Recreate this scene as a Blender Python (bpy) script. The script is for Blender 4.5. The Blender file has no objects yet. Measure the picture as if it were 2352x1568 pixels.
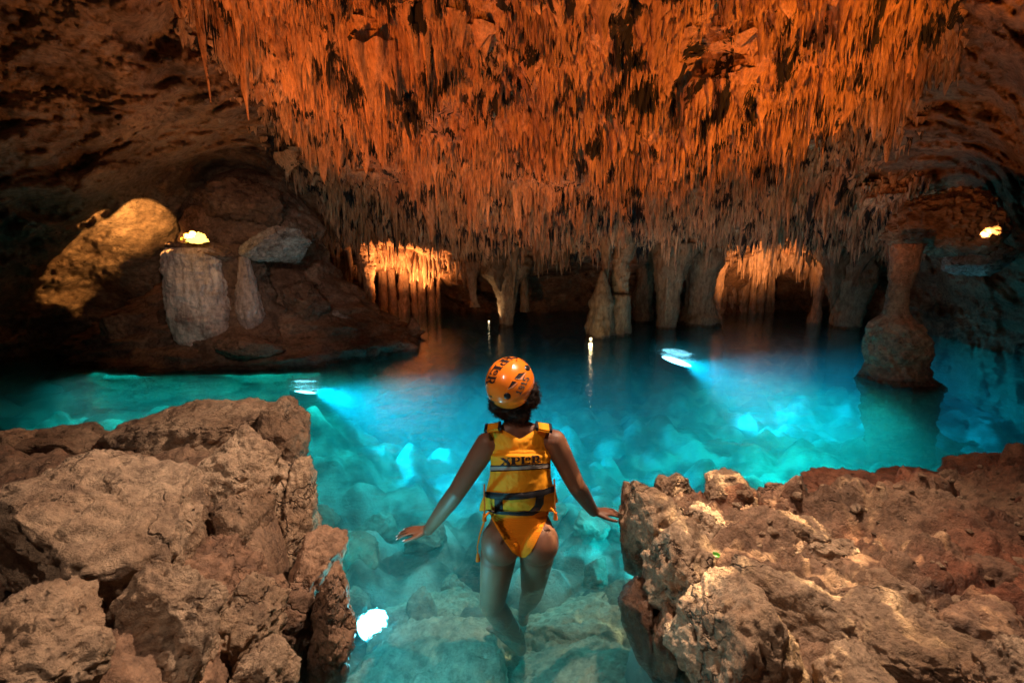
import bpy, bmesh, math, random
import numpy as np
from mathutils import Vector, Matrix, Euler
from mathutils.bvhtree import BVHTree
R = math.radians
scene = bpy.context.scene

# ------------------------------------------------------------------ camera
CAM_H = 1.35; PITCH = R(10.0); FPX = 1045.0        # the photo measured as 2352 x 1568
cam_d = bpy.data.cameras.new("camera"); cam = bpy.data.objects.new("camera", cam_d)
scene.collection.objects.link(cam); scene.camera = cam
cam.location = (0, 0, CAM_H); cam.rotation_euler = (R(90) - PITCH, 0, 0)
cam_d.sensor_width = 36; cam_d.lens = FPX / 2352 * 36
cam_d.clip_start = 0.05; cam_d.clip_end = 200
cam_d.dof.use_dof = True; cam_d.dof.focus_distance = 2.6; cam_d.dof.aperture_fstop = 4.5

# ------------------------------------------------------------------ world, exposure
world = bpy.data.worlds.new("World"); scene.world = world; world.use_nodes = True
wn = world.node_tree.nodes; wl = world.node_tree.links
bg = wn["Background"]
sky = wn.new("ShaderNodeTexSky"); sky.sky_type = 'NISHITA'; sky.sun_disc = False
sky.sun_elevation = R(20); sky.sun_rotation = R(160)
wl.new(sky.outputs[0], bg.inputs[0]); bg.inputs[1].default_value = 0.004   # the cave mouth behind the camera lets very little in
scene.view_settings.view_transform = 'Standard'; scene.view_settings.look = 'None'
scene.view_settings.exposure = 0.0; scene.view_settings.gamma = 1.0
scene.render.engine = 'CYCLES'
scene.cycles.volume_bounces = 1; scene.cycles.max_bounces = 8
scene.cycles.transparent_max_bounces = 12
scene.cycles.caustics_reflective = False; scene.cycles.caustics_refractive = False
scene.cycles.sample_clamp_indirect = 3.0

# ------------------------------------------------------------------ pixel helpers
cP, sP = math.cos(PITCH), math.sin(PITCH)
def ray(px, py):
    u = (np.asarray(px, float) - 1176) / FPX; v = (784 - np.asarray(py, float)) / FPX
    return np.stack([u, cP + v * sP, -sP + v * cP], -1)         # x, y, z, not normalised
def P(px, py, Y):
    r = ray(px, py); t = np.asarray(Y) / r[..., 1]
    q = r * t[..., None]; q[..., 2] += CAM_H; return q
def G(px, py, z=0.0):
    r = ray(px, py); t = (z - CAM_H) / r[..., 2]
    q = r * t[..., None]; q[..., 2] += CAM_H; return q
def V(a): return Vector((float(a[0]), float(a[1]), float(a[2])))

# ------------------------------------------------------------------ lamps
def aim(o, target): o.rotation_euler = (Vector(target) - o.location).to_track_quat('-Z', 'Y').to_euler()
def spot(name, loc, target, power, color, angle=60, blend=0.6, radius=0.05):
    d = bpy.data.lights.new(name, 'SPOT'); d.energy = power; d.color = color
    d.spot_size = R(angle); d.spot_blend = blend; d.shadow_soft_size = radius
    o = bpy.data.objects.new(name, d); scene.collection.objects.link(o); o.location = loc; aim(o, target); return o
def point(name, loc, power, color, radius=0.05):
    d = bpy.data.lights.new(name, 'POINT'); d.energy = power; d.color = color; d.shadow_soft_size = radius
    o = bpy.data.objects.new(name, d); scene.collection.objects.link(o); o.location = loc; return o
def area(name, loc, size, power, color, sy=None):
    d = bpy.data.lights.new(name, 'AREA'); d.energy = power; d.color = color; d.shape = 'ELLIPSE'; d.size = size; d.size_y = sy or size
    o = bpy.data.objects.new(name, d); scene.collection.objects.link(o); o.location = loc; return o
ORANGE = (1.0, 0.30, 0.055); WARM = (1.0, 0.55, 0.28); YEL = (1.0, 0.62, 0.16)
CY = (0.02, 0.72, 0.85); BLU = (0.0, 0.55, 1.0)
def gobo(o, scale, lo, hi, gain=1.0, kind='noise'):
    """a patterned beam: light broken up by leaves or by ripples in front of the lamp"""
    d = o.data; d.use_nodes = True; nt = d.node_tree; e = nt.nodes["Emission"]; e.inputs[0].default_value = (1, 1, 1, 1)
    tc = nt.nodes.new("ShaderNodeTexCoord"); n = nt.nodes.new("ShaderNodeTexNoise"); n.inputs["Scale"].default_value = scale; n.inputs["Detail"].default_value = 3; n.inputs["Distortion"].default_value = 0.8
    r = nt.nodes.new("ShaderNodeValToRGB"); nt.links.new(tc.outputs["Normal"], n.inputs["Vector"]); nt.links.new(n.outputs["Fac"], r.inputs[0])
    el = r.color_ramp.elements
    if kind == 'caustic':
        el[0].position = .40; el[0].color = (lo, lo, lo, 1); el[1].position = .5; el[1].color = (hi, hi, hi, 1); x = el.new(.60); x.color = (lo, lo, lo, 1)
    else:
        el[0].position = .53; el[0].color = (lo, lo, lo, 1); el[1].position = .62; el[1].color = (hi, hi, hi, 1)
    m = nt.nodes.new("ShaderNodeMath"); m.operation = 'MULTIPLY'; m.inputs[1].default_value = gain; nt.links.new(r.outputs[0], m.inputs[0]); nt.links.new(m.outputs[0], e.inputs[1]); return o
# orange flood lamps hidden low behind both banks wash the ceiling
spot("ceiling_flood", (-2.9, 2.7, 0.5), (-0.2, 5.0, 3.4), 720, (1.0, 0.195, 0.018), 84, 0.9, 0.03)
spot("ceiling_flood", (3.7, 2.4, 0.5), (1.6, 4.6, 3.6), 930, (1.0, 0.235, 0.02), 72, 0.9, 0.03)
spot("wall_fill", (-1.2, 3.4, 0.25), tuple(P(480, 170, 4.9)), 270, (1.0, 0.34, 0.10), 66, 1.0, 0.04)  # added fill that brightens the left wall, no lamp stands there
spot("wall_fill", (1.9, 3.2, 0.4), tuple(P(2290, 200, 4.8)), 170, (1.0, 0.31, 0.08), 60, 1.0, 0.04)  # likewise an added fill, for the upper right wall
# grotto lamps
spot("grotto_lamp", tuple(G(930, 735, 0.03)), tuple(P(940, 585, 11.0)), 1000, (1.0, 0.33, 0.09), 100, 0.9, 0.04)
spot("grotto_lamp", tuple(G(1745, 762, 0.03)), tuple(P(1745, 560, 10.6)), 520, (1.0, 0.36, 0.10), 70, 0.9, 0.04)
point("floor_lamp", tuple(G(1357, 776, 0.06)), 1.6, (1.0, 0.75, 0.4), 0.03)
spot("floor_lamp", tuple(G(1380, 800, 0.10)), tuple(P(1425, 650, 8.5)), 22, (1.0, 0.66, 0.36), 80, 1.0, 0.03)
spot("floor_lamp", tuple(G(1123, 745, 0.05)), tuple(P(1165, 640, 9.5)), 22, (1.0, 0.62, 0.32), 80, 1.0, 0.03)
spot("fringe_fill", (-0.6, 5.0, 0.12), tuple(P(1150, 480, 8.6)), 120, (1.0, 0.40, 0.15), 110, 1.0, 0.05)  # added fills over the water that warm the lower stalactite fringe
spot("fringe_fill", (2.6, 5.2, 0.12), tuple(P(1750, 500, 8.6)), 90, (1.0, 0.40, 0.15), 100, 1.0, 0.05)
point("pedestal_lamp", tuple(P(450, 535, 5.45)), 1.5, (1.0, 0.6, 0.2), 0.03)
point("pedestal_lamp", tuple(P(2243, 535, 5.15)), 2.0, (1.0, 0.6, 0.2), 0.03)
# lamp on the pedestal washes the wall behind and to its left
spot("pedestal_lamp", tuple(P(452, 528, 5.4)), tuple(P(322, 548, 6.4)), 560, (1.0, 0.48, 0.13), 36, 0.15, 0.02)
spot("pedestal_lamp", tuple(P(2255, 540, 5.0)), tuple(P(2420, 480, 5.4)), 70, (1.0, 0.46, 0.12), 50, 0.3, 0.02)
# warm key light over the entrance, then added weak fills for swimmer, pale pillars and far rocks
spot("entrance_key_or_fill", (0.9, 2.25, 3.3), (-0.1, 1.3, 0.0), 620, (1.0, 0.72, 0.51), 112, 0.9, 0.04)
spot("entrance_key_or_fill", (-0.95, 0.5, 2.7), (0.15, 1.8, 0.0), 80, (1.0, 0.76, 0.58), 110, 1.0, 0.04)  # added fill for the steps and the swimmer's back
spot("shore_fill", (-1.9, 2.6, 1.9), tuple(P(560, 620, 6.2)), 120, (1.0, 0.70, 0.55), 50, 1.0, 0.05)  # added fill in mid air that brightens mound and pillars
spot("shore_fill", (2.6, 2.4, 1.6), tuple(P(2085, 760, 5.0)), 26, (1.0, 0.66, 0.48), 40, 1.0, 0.05)  # added fill for the bulbous stalagmite
gobo(spot("skylight", (2.1, 2.5, 2.9), tuple(P(1660, 1270, 1.75)), 330, (1.0, 0.70, 0.36), 34, 0.7, 0.006), 22, 0.0, 1.0, 5.0)
# underwater lamps, then unseen fills for bed and water
AQ = (0.001, 0.72, 0.78)
spot("pool_lamp_or_fill", tuple(G(722, 896, -0.16)), tuple(G(1080, 1020, -0.9)), 2600, (0.0, 0.62, 0.95), 66, 1.0, 0.05)
spot("pool_lamp_or_fill", tuple(G(1568, 830, -0.16)), tuple(G(1800, 935, -0.9)), 3200, (0.0, 0.62, 0.95), 64, 1.0, 0.05)
point("pool_lamp_or_fill", tuple(P(858, 1430, 1.62)), 16, (0.15, 0.85, 1.0), 0.05)
gobo(spot("pool_lamp_or_fill", (-1.3, 2.35, -0.22), (0.1, 4.6, -1.6), 620, AQ, 84, 1.0, 0.05), 9, 0.2, 2.6, 1.0, 'caustic')  # added unseen spots throw a noise pattern as ripple light
gobo(spot("pool_lamp_or_fill", (1.5, 2.25, -0.25), (0.5, 4.2, -1.6), 460, AQ, 84, 1.0, 0.05), 9, 0.2, 2.6, 1.0, 'caustic')
area("pool_lamp_or_fill", (-0.3, 3.9, -0.05), 2.4, 52, AQ)  # added wide panels under the surface spread even light through the pool
area("pool_lamp_or_fill", (2.9, 4.6, -0.05), 1.8, 150, (0.001, 0.74, 0.68), 2.2)
area("pool_lamp_or_fill", (-3.9, 5.3, -0.05), 3.2, 85, (0.001, 0.72, 0.66), 1.6)
area("pool_lamp_or_fill", (-1.8, 5.1, -0.05), 2.0, 45, (0.001, 0.72, 0.68), 1.0)
area("pool_lamp_or_fill", (0.9, 6.0, -0.05), 3.0, 9, (0.001, 0.50, 0.50), 2.0)


# ------------------------------------------------------------------ noise
_rs = np.random.RandomState(7); _perm = _rs.permutation(256); _perm = np.concatenate([_perm, _perm, _perm]).astype(np.int32)
_g = _rs.normal(size=(256, 3)); _g /= np.linalg.norm(_g, axis=1)[:, None]; _g = _g.astype(np.float32)
def noise(p):
    p = np.asarray(p, np.float32); i = np.floor(p).astype(np.int32); f = p - i; i &= 255
    w = f * f * f * (f * (f * 6 - 15) + 10); out = 0
    for dx in (0, 1):
        wx = w[..., 0] if dx else 1 - w[..., 0]
        for dy in (0, 1):
            wy = w[..., 1] if dy else 1 - w[..., 1]
            for dz in (0, 1):
                wz = w[..., 2] if dz else 1 - w[..., 2]
                h = _perm[_perm[_perm[(i[..., 0] + dx) & 255] + ((i[..., 1] + dy) & 255)] + ((i[..., 2] + dz) & 255)]
                g = _g[h & 255]
                d = g[..., 0] * (f[..., 0] - dx) + g[..., 1] * (f[..., 1] - dy) + g[..., 2] * (f[..., 2] - dz)
                out = out + d * wx * wy * wz
    return out * 1.6
def fbm(p, o=4, gain=0.5, lac=2.03):
    a = 1.0; s = 0; q = np.asarray(p, np.float32)
    for k in range(o):
        s = s + a * noise(q); q = q * lac + 17.3; a *= gain
    return s
def ridged(p, o=4, gain=0.5):
    a = 1.0; s = 0; q = np.asarray(p, np.float32)
    for k in range(o):
        s = s + a * (1 - 2 * np.abs(noise(q))); q = q * 2.07 + 9.1; a *= gain
    return s
def voro(p, seed=0, second=True):
    """distance to the nearest and second nearest jittered cell point, and a random value of the nearest cell"""
    p = np.asarray(p, np.float32); i = np.floor(p).astype(np.int64)
    d1 = np.full(p.shape[:-1], 9.0, np.float32); d2 = d1.copy(); v1 = np.zeros_like(d1)
    def h(c, k):
        s = (c[..., 0] * 73856093) ^ (c[..., 1] * 19349663) ^ (c[..., 2] * 83492791) ^ (k * 2654435 + seed * 97)
        s = (s ^ (s >> 13)) * 1274126177; s = (s ^ (s >> 16)) & 0xffff
        return s.astype(np.float32) / 65535.0
    for dx in (-1, 0, 1):
        for dy in (-1, 0, 1):
            for dz in (-1, 0, 1):
                c = i + np.array([dx, dy, dz]); q = np.stack([h(c, 1), h(c, 2), h(c, 3)], -1) * 0.9 + c
                d = np.sqrt(((q - p) ** 2).sum(-1)); r = h(c, 4)
                m = d < d1; d2 = np.where(m, d1, np.minimum(d2, d)); v1 = np.where(m, r, v1); d1 = np.where(m, d, d1)
    return d1, d2, v1
def sstep(a, b, x):
    t = np.clip((x - a) / (b - a), 0, 1); return t * t * (3 - 2 * t)

# ------------------------------------------------------------------ mesh helpers
def mesh_arrays(name, verts, faces, smooth=True):
    me = bpy.data.meshes.new(name); verts = np.asarray(verts, np.float32); faces = np.asarray(faces, np.int32)
    n, k = faces.shape
    me.vertices.add(len(verts)); me.vertices.foreach_set("co", verts.ravel())
    me.loops.add(n * k); me.loops.foreach_set("vertex_index", faces.ravel())
    me.polygons.add(n); me.polygons.foreach_set("loop_start", np.arange(0, n * k, k, dtype=np.int32))
    me.polygons.foreach_set("loop_total", np.full(n, k, np.int32))
    me.update(calc_edges=True); me.validate()
    me.polygons.foreach_set("use_smooth", np.full(len(me.polygons), smooth))
    return me
def link(name, me, mat=None, parent=None, loc=None):
    o = bpy.data.objects.new(name, me); scene.collection.objects.link(o)
    if mat is not None and len(me.materials) == 0: me.materials.append(mat)
    if parent is not None: o.parent = parent
    if loc is not None: o.location = loc
    return o
def tag(o, label=None, cat=None, group=None, kind=None):
    if label: o["label"] = label
    if cat: o["category"] = cat
    if group: o["group"] = group
    if kind: o["kind"] = kind
    elif cat: o["kind"] = "thing"
    return o
def grid_faces(nu, nv, wrap=False):
    a = np.arange(nu * nv).reshape(nu, nv)
    if wrap: b = np.roll(a, -1, 0); A = a[:, :-1]; B = b[:, :-1]; C = b[:, 1:]; D = a[:, 1:]
    else: A = a[:-1, :-1]; B = a[1:, :-1]; C = a[1:, 1:]; D = a[:-1, 1:]
    return np.stack([A, B, C, D], -1).reshape(-1, 4)
_ico = {}
def ico(sub):
    if sub not in _ico:
        bm = bmesh.new(); bmesh.ops.create_icosphere(bm, subdivisions=sub, radius=1.0)
        _ico[sub] = (np.array([v.co[:] for v in bm.verts], np.float32), np.array([[v.index for v in f.verts] for f in bm.faces], np.int32)); bm.free()
    return _ico[sub]
def vnormals(v, f):
    n = np.zeros_like(v); a, b, c = v[f[:, 0]], v[f[:, 1]], v[f[:, 2]]
    fn = np.cross(b - a, c - a)
    for k in range(3): np.add.at(n, f[:, k], fn)
    return n / (np.linalg.norm(n, axis=1)[:, None] + 1e-9)

# ------------------------------------------------------------------ materials
def new_mat(name):
    m = bpy.data.materials.new(name); m.use_nodes = True
    nt = m.node_tree; b = nt.nodes["Principled BSDF"]; return m, nt, b
def N(nt, t, **kw):
    n = nt.nodes.new(t)
    for k, v in kw.items():
        if k in n.inputs: n.inputs[k].default_value = v
        else: setattr(n, k, v)
    return n
def ramp(nt, fac, stops, interp='LINEAR'):
    r = nt.nodes.new("ShaderNodeValToRGB"); r.color_ramp.interpolation = interp
    e = r.color_ramp.elements
    while len(e) > 1: e.remove(e[-1])
    e[0].position = stops[0][0]; c = stops[0][1]; e[0].color = (*c, 1) if len(c) == 3 else c
    for p_, c in stops[1:]:
        x = e.new(p_); x.color = (*c, 1)
    nt.links.new(fac, r.inputs[0]); return r.outputs[0]
def mixc(nt, fac, a, b, mode='MIX'):
    m = nt.nodes.new("ShaderNodeMix"); m.data_type = 'RGBA'; m.blend_type = mode
    for s, v in ((0, fac), (6, a), (7, b)):
        if isinstance(v, bpy.types.NodeSocket): nt.links.new(v, m.inputs[s])
        else: m.inputs[s].default_value = v if s == 0 else (*v, 1)
    return m.outputs[2]
def rock_mat(name, c1, c2, dark, rough=0.85, s=1.0, bump=0.5, darkamt=0.5, stretch=(1, 1, 1), spec=0.3, pits=0.5, dark_scale=2.0, dist=0.02, dark_w=0.12, wet=0.0, dthr=0.0, cracks=0.0):
    m, nt, b = new_mat(name); L = nt.links
    tc = N(nt, "ShaderNodeTexCoord"); mp = N(nt, "ShaderNodeMapping"); mp.inputs["Scale"].default_value = stretch
    geo = N(nt, "ShaderNodeNewGeometry"); L.new(geo.outputs["Position"], mp.inputs[0]); co = mp.outputs[0]
    def nz(scale, detail=6, rough_=0.6, dis=0.0):
        n = N(nt, "ShaderNodeTexNoise"); n.inputs["Scale"].default_value = scale * s; n.inputs["Detail"].default_value = detail
        n.inputs["Roughness"].default_value = rough_; n.inputs["Distortion"].default_value = dis; L.new(co, n.inputs["Vector"]); return n.outputs["Fac"]
    col = ramp(nt, nz(1.7, 5, 0.6), [(0.35, c1), (0.62, c2)])
    fine = ramp(nt, nz(16, 8, 0.75), [(0.3, (0.32, 0.29, 0.27)), (0.47, (0.85, 0.84, 0.83)), (0.72, (1.5, 1.47, 1.42))])
    col = mixc(nt, 1.0, col, fine, 'MULTIPLY')
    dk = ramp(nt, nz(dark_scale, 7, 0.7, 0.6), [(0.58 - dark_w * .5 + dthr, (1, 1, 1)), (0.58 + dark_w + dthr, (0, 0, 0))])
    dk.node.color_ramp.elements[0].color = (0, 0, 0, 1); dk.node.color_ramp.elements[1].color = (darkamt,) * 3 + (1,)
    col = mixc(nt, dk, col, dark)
    vo = N(nt, "ShaderNodeTexVoronoi"); vo.inputs["Scale"].default_value = 14 * s; vo.inputs["Randomness"].default_value = 1
    wob = N(nt, "ShaderNodeVectorMath", operation='ADD'); nn = N(nt, "ShaderNodeTexNoise"); nn.inputs["Scale"].default_value = 5 * s; nn.inputs["Detail"].default_value = 4
    L.new(co, nn.inputs["Vector"]); L.new(co, wob.inputs[0]); sc = N(nt, "ShaderNodeVectorMath", operation='SCALE'); sc.inputs["Scale"].default_value = 0.35 / s
    L.new(nn.outputs["Color"], sc.inputs[0]); L.new(sc.outputs[0], wob.inputs[1]); L.new(wob.outputs[0], vo.inputs["Vector"])
    pit = ramp(nt, vo.outputs["Distance"], [(0.05, (0, 0, 0)), (0.3, (1, 1, 1))])
    gate = ramp(nt, nz(3.1, 3), [(0.48, (0, 0, 0)), (0.6, (1, 1, 1))])
    pitf = mixc(nt, gate, (1, 1, 1), pit)
    pcol = mixc(nt, pits, (1, 1, 1), pitf); col = mixc(nt, 1.0, col, mixc(nt, 0.75, (1, 1, 1), pcol), 'MULTIPLY')
    # hairline cracks and joints
    ce = N(nt, "ShaderNodeTexVoronoi"); ce.feature = 'DISTANCE_TO_EDGE'; ce.inputs["Scale"].default_value = 1.3 * s
    wb = N(nt, "ShaderNodeVectorMath", operation='SCALE'); wb.inputs["Scale"].default_value = 0.8 / s; L.new(nn.outputs["Color"], wb.inputs[0])
    wc = N(nt, "ShaderNodeVectorMath", operation='ADD'); L.new(co, wc.inputs[0]); L.new(wb.outputs[0], wc.inputs[1]); L.new(wc.outputs[0], ce.inputs["Vector"])
    crk = ramp(nt, ce.outputs["Distance"], [(0.0, (1 - cracks,) * 3), (0.012, (1 - cracks * .5,) * 3), (0.03, (1, 1, 1))])
    crk = mixc(nt, ramp(nt, nz(1.4, 3), [(0.45, (0, 0, 0)), (0.58, (1, 1, 1))]), (1, 1, 1), crk)
    col = mixc(nt, 1.0, col, crk, 'MULTIPLY')
    oi = N(nt, "ShaderNodeObjectInfo"); col = mixc(nt, 1.0, col, ramp(nt, oi.outputs["Random"], [(0.0, (0.74, 0.70, 0.68)), (0.5, (1.0, 0.97, 0.95)), (1.0, (1.22, 1.2, 1.18))]), 'MULTIPLY')
    L.new(col, b.inputs["Base Color"])
    # bump: broad + fine + pits
    a1 = N(nt, "ShaderNodeMath", operation='MULTIPLY_ADD'); L.new(nz(7, 10, 0.68), a1.inputs[0]); a1.inputs[1].default_value = 1.0
    a2 = N(nt, "ShaderNodeMath", operation='MULTIPLY_ADD'); L.new(nz(34, 6, 0.7), a2.inputs[0]); a2.inputs[1].default_value = 0.35; L.new(crk, a1.inputs[2]); L.new(a1.outputs[0], a2.inputs[2])
    pm = N(nt, "ShaderNodeMath", operation='MULTIPLY_ADD'); L.new(pcol, pm.inputs[0]); pm.inputs[1].default_value = 0.5; L.new(a2.outputs[0], pm.inputs[2])
    bp = N(nt, "ShaderNodeBump"); bp.inputs["Strength"].default_value = bump; bp.inputs["Distance"].default_value = dist * 2
    L.new(pm.outputs[0], bp.inputs["Height"]); L.new(bp.outputs[0], b.inputs["Normal"])
    b.inputs["Specular IOR Level"].default_value = spec
    if wet > 0:
        rr = ramp(nt, nz(2.5, 4), [(0.45, (rough,) * 3), (0.6, (max(rough - wet, .15),) * 3)]); L.new(rr, b.inputs["Roughness"])
    else: b.inputs["Roughness"].default_value = rough
    return m
def plain_mat(name, col, rough=0.5, spec=0.5, bump=0.0, bscale=80, sss=0.0, var=0.1, coat=0.0, metallic=0.0):
    m, nt, b = new_mat(name); L = nt.links
    geo = N(nt, "ShaderNodeNewGeometry"); n = N(nt, "ShaderNodeTexNoise"); n.inputs["Scale"].default_value = bscale; n.inputs["Detail"].default_value = 5
    L.new(geo.outputs["Position"], n.inputs["Vector"])
    n2 = N(nt, "ShaderNodeTexNoise"); n2.inputs["Scale"].default_value = 9; n2.inputs["Detail"].default_value = 4; L.new(geo.outputs["Position"], n2.inputs["Vector"])
    v = ramp(nt, n2.outputs["Fac"], [(0.3, (1 - var,) * 3), (0.7, (1 + var,) * 3)])
    L.new(mixc(nt, 1.0, col, v, 'MULTIPLY'), b.inputs["Base Color"])
    b.inputs["Roughness"].default_value = rough; b.inputs["Specular IOR Level"].default_value = spec
    b.inputs["Coat Weight"].default_value = coat; b.inputs["Metallic"].default_value = metallic
    if sss: b.inputs["Subsurface Weight"].default_value = sss; b.inputs["Subsurface Radius"].default_value = (0.02, 0.008, 0.004); b.inputs["Subsurface Scale"].default_value = 0.5
    if bump:
        bp = N(nt, "ShaderNodeBump"); bp.inputs["Strength"].default_value = bump; bp.inputs["Distance"].default_value = 0.003
        L.new(n.outputs["Fac"], bp.inputs["Height"]); L.new(bp.outputs[0], b.inputs["Normal"])
    return m
def glow_mat(name, col, strength):
    m, nt, b = new_mat(name); b.inputs["Base Color"].default_value = (*col, 1)
    b.inputs["Emission Color"].default_value = (*col, 1); b.inputs["Emission Strength"].default_value = strength; return m
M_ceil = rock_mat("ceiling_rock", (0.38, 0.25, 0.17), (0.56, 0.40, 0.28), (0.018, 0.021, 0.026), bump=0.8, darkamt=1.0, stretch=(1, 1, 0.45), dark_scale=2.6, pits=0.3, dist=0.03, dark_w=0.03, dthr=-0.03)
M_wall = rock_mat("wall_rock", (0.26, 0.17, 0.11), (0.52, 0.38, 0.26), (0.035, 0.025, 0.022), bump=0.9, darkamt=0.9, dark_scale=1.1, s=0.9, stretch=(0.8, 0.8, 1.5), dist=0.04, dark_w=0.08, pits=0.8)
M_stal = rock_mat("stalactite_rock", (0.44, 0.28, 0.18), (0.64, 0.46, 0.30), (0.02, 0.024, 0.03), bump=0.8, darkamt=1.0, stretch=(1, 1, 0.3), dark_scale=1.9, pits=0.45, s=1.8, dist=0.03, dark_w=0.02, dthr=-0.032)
M_boul = rock_mat("limestone", (0.34, 0.215, 0.135), (0.60, 0.44, 0.31), (0.085, 0.048, 0.035), cracks=0.5, bump=1.0, darkamt=0.8, dark_scale=4.0, s=1.5, pits=0.9, dist=0.028, dark_w=0.12, wet=0.3, spec=0.4)
M_boul2 = rock_mat("brown_limestone", (0.20, 0.105, 0.065), (0.42, 0.26, 0.17), (0.05, 0.03, 0.025), cracks=.5, bump=0.95, darkamt=0.8, dark_scale=4.0, s=1.5, pits=0.7, dist=0.02, dark_w=0.15, wet=0.45, spec=0.5)
M_dirt = rock_mat("earthy_rock", (0.22, 0.125, 0.08), (0.46, 0.30, 0.20), (0.06, 0.033, 0.025), bump=1.0, darkamt=0.7, dark_scale=3.0, s=1.8, pits=0.6, dist=0.025, dark_w=0.15, wet=0.4, spec=0.5)
M_bed = rock_mat("lake_rock", (0.14, 0.125, 0.095), (0.34, 0.32, 0.26), (0.05, 0.05, 0.045), bump=0.7, darkamt=0.6, dark_scale=1.6, s=0.8, pits=0.4, dist=0.03, dark_w=0.2)
M_mound = rock_mat("mound_rock", (0.17, 0.10, 0.07), (0.34, 0.22, 0.155), (0.04, 0.026, 0.02), cracks=.5, bump=0.9, darkamt=0.7, dark_scale=2.0, s=1.3, pits=0.4, dist=0.03, dark_w=0.2)
M_flow = rock_mat("pale_flowstone", (0.42, 0.32, 0.29), (0.62, 0.52, 0.48), (0.09, 0.055, 0.045), bump=0.8, darkamt=0.8, dark_scale=2.2, s=1.1, stretch=(1, 1, 0.5), pits=0.6, dist=0.02, dark_w=0.12)
M_crys = rock_mat("pale_crust", (0.30, 0.25, 0.22), (0.62, 0.58, 0.54), (0.10, 0.07, 0.055), cracks=.5, bump=1.0, darkamt=0.9, dark_scale=3.5, s=1.6, pits=0.5, dist=0.02, dark_w=0.1)

# ------------------------------------------------------------------ cave shell: distance (depth along y) for view directions from the pool's edge
CP = [(-700,-100,2.3),(-700,500,2.5),(-700,1000,2.7),(-300,0,3.0),(-300,500,3.6),(-300,900,4.0),
 (0,0,3.9),(0,250,4.4),(0,500,5.4),(0,640,6.0),(0,800,6.8),(130,400,5.2),(150,120,4.2),(200,250,4.5),(130,600,6.1),(130,780,7.1),
 (240,640,6.9),(250,780,7.4),(300,180,4.2),(400,110,4.25),(460,180,4.45),(420,250,4.6),(520,250,5.3),(300,330,5.3),(420,330,5.7),(300,450,5.9),
 (330,560,6.3),(370,450,6.4),(330,640,6.7),(420,470,7.6),(520,420,8.2),(450,560,8.2),(600,420,8.0),(640,330,6.6),(700,430,7.3),(740,540,8.4),(520,130,5.2),(600,220,5.5),
 (420,20,4.4),(480,70,4.9),(560,0,4.6),(700,0,4.55),(900,0,4.5),(1176,0,4.4),(1400,0,4.4),(1650,0,4.3),(1900,0,4.4),(2100,0,4.6),
 (700,200,5.3),(900,200,5.3),(1176,200,5.2),(1450,200,5.2),(1700,200,5.0),(1950,200,5.1),
 (800,380,6.9),(1000,400,6.7),(1200,400,6.6),(1450,400,6.5),(1700,400,6.5),(1950,400,6.8),
 (800,500,8.5),(1000,500,8.4),(1200,500,8.1),(1450,500,8.0),(1700,500,8.2),(1900,500,8.4),
 (860,548,9.6),(1000,565,9.8),(1100,600,9.6),(1200,575,9.5),(1350,575,9.4),(1500,570,9.3),(1650,560,9.5),(1780,560,9.8),(1900,600,9.8),(2000,600,9.5),
 (800,640,13.0),(870,640,13.5),(950,640,13.8),(1020,650,13.4),(1080,650,12.8),(950,720,14),(1150,650,11.5),(1150,720,11.5),(1250,640,12.5),(1250,720,12.5),(1330,660,12.5),(1330,740,12.5),
 (1420,680,11.6),(1500,660,11.4),(1560,700,11.2),(1620,700,11.2),(1680,650,13),(1750,650,13.2),(1800,640,13.2),(1850,650,13),(1750,730,13),(1950,680,11.4),(2000,700,10.8),
 (2060,650,9.5),(2060,760,9.5),(2130,560,8.4),(2200,500,7.4),(2140,420,7.2),(2050,380,6.7),(2200,300,5.9),(2250,420,7.2),(2180,680,8.4),(2200,800,7.8),(2350,700,7.0),(2350,850,6.6),
 (2230,180,4.6),(2300,120,4.3),(2350,0,4.1),(2350,250,4.7),(2352,450,5.6),(2352,600,6.0),(2260,560,6.6),(2180,60,4.9),(2130,150,5.2),
 (2650,0,3.2),(2650,500,4.4),(2650,900,4.8),(3050,-100,2.4),(3050,500,2.7),(3050,1000,2.9),
 (0,-300,3.3),(600,-300,3.5),(1176,-300,3.5),(1750,-300,3.4),(2352,-300,3.3),(-700,-500,2.0),(3050,-500,2.0),(0,-700,2.6),(1176,-700,2.7),(2352,-700,2.6),
 (0,1000,6.9),(400,1000,8),(900,1000,13),(1400,1000,12),(1900,1000,12),(2352,1000,7)]
_cp = np.array(CP, np.float32)
def shell_depth(px, py):
    sh = np.shape(px); a = np.stack([np.ravel(px), np.ravel(py)], -1).astype(np.float32); out = np.empty(len(a), np.float32)
    near = np.array([max(45.0, 0.62 * np.sort(np.hypot(*(_cp[:, :2] - c[:2]).T))[3]) for c in _cp], np.float32)
    for s in range(0, len(a), 40000):
        d2 = (a[s:s + 40000, None, 0] - _cp[None, :, 0]) ** 2 + (a[s:s + 40000, None, 1] - _cp[None, :, 1]) ** 2
        w = np.exp(-d2 / (2 * near ** 2)) + 3e4 * near ** 2 / (d2 + 3e4) ** 2.5 * 0.02
        out[s:s + 40000] = (w * _cp[:, 2]).sum(1) / w.sum(1)
    return out.reshape(sh)
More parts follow.
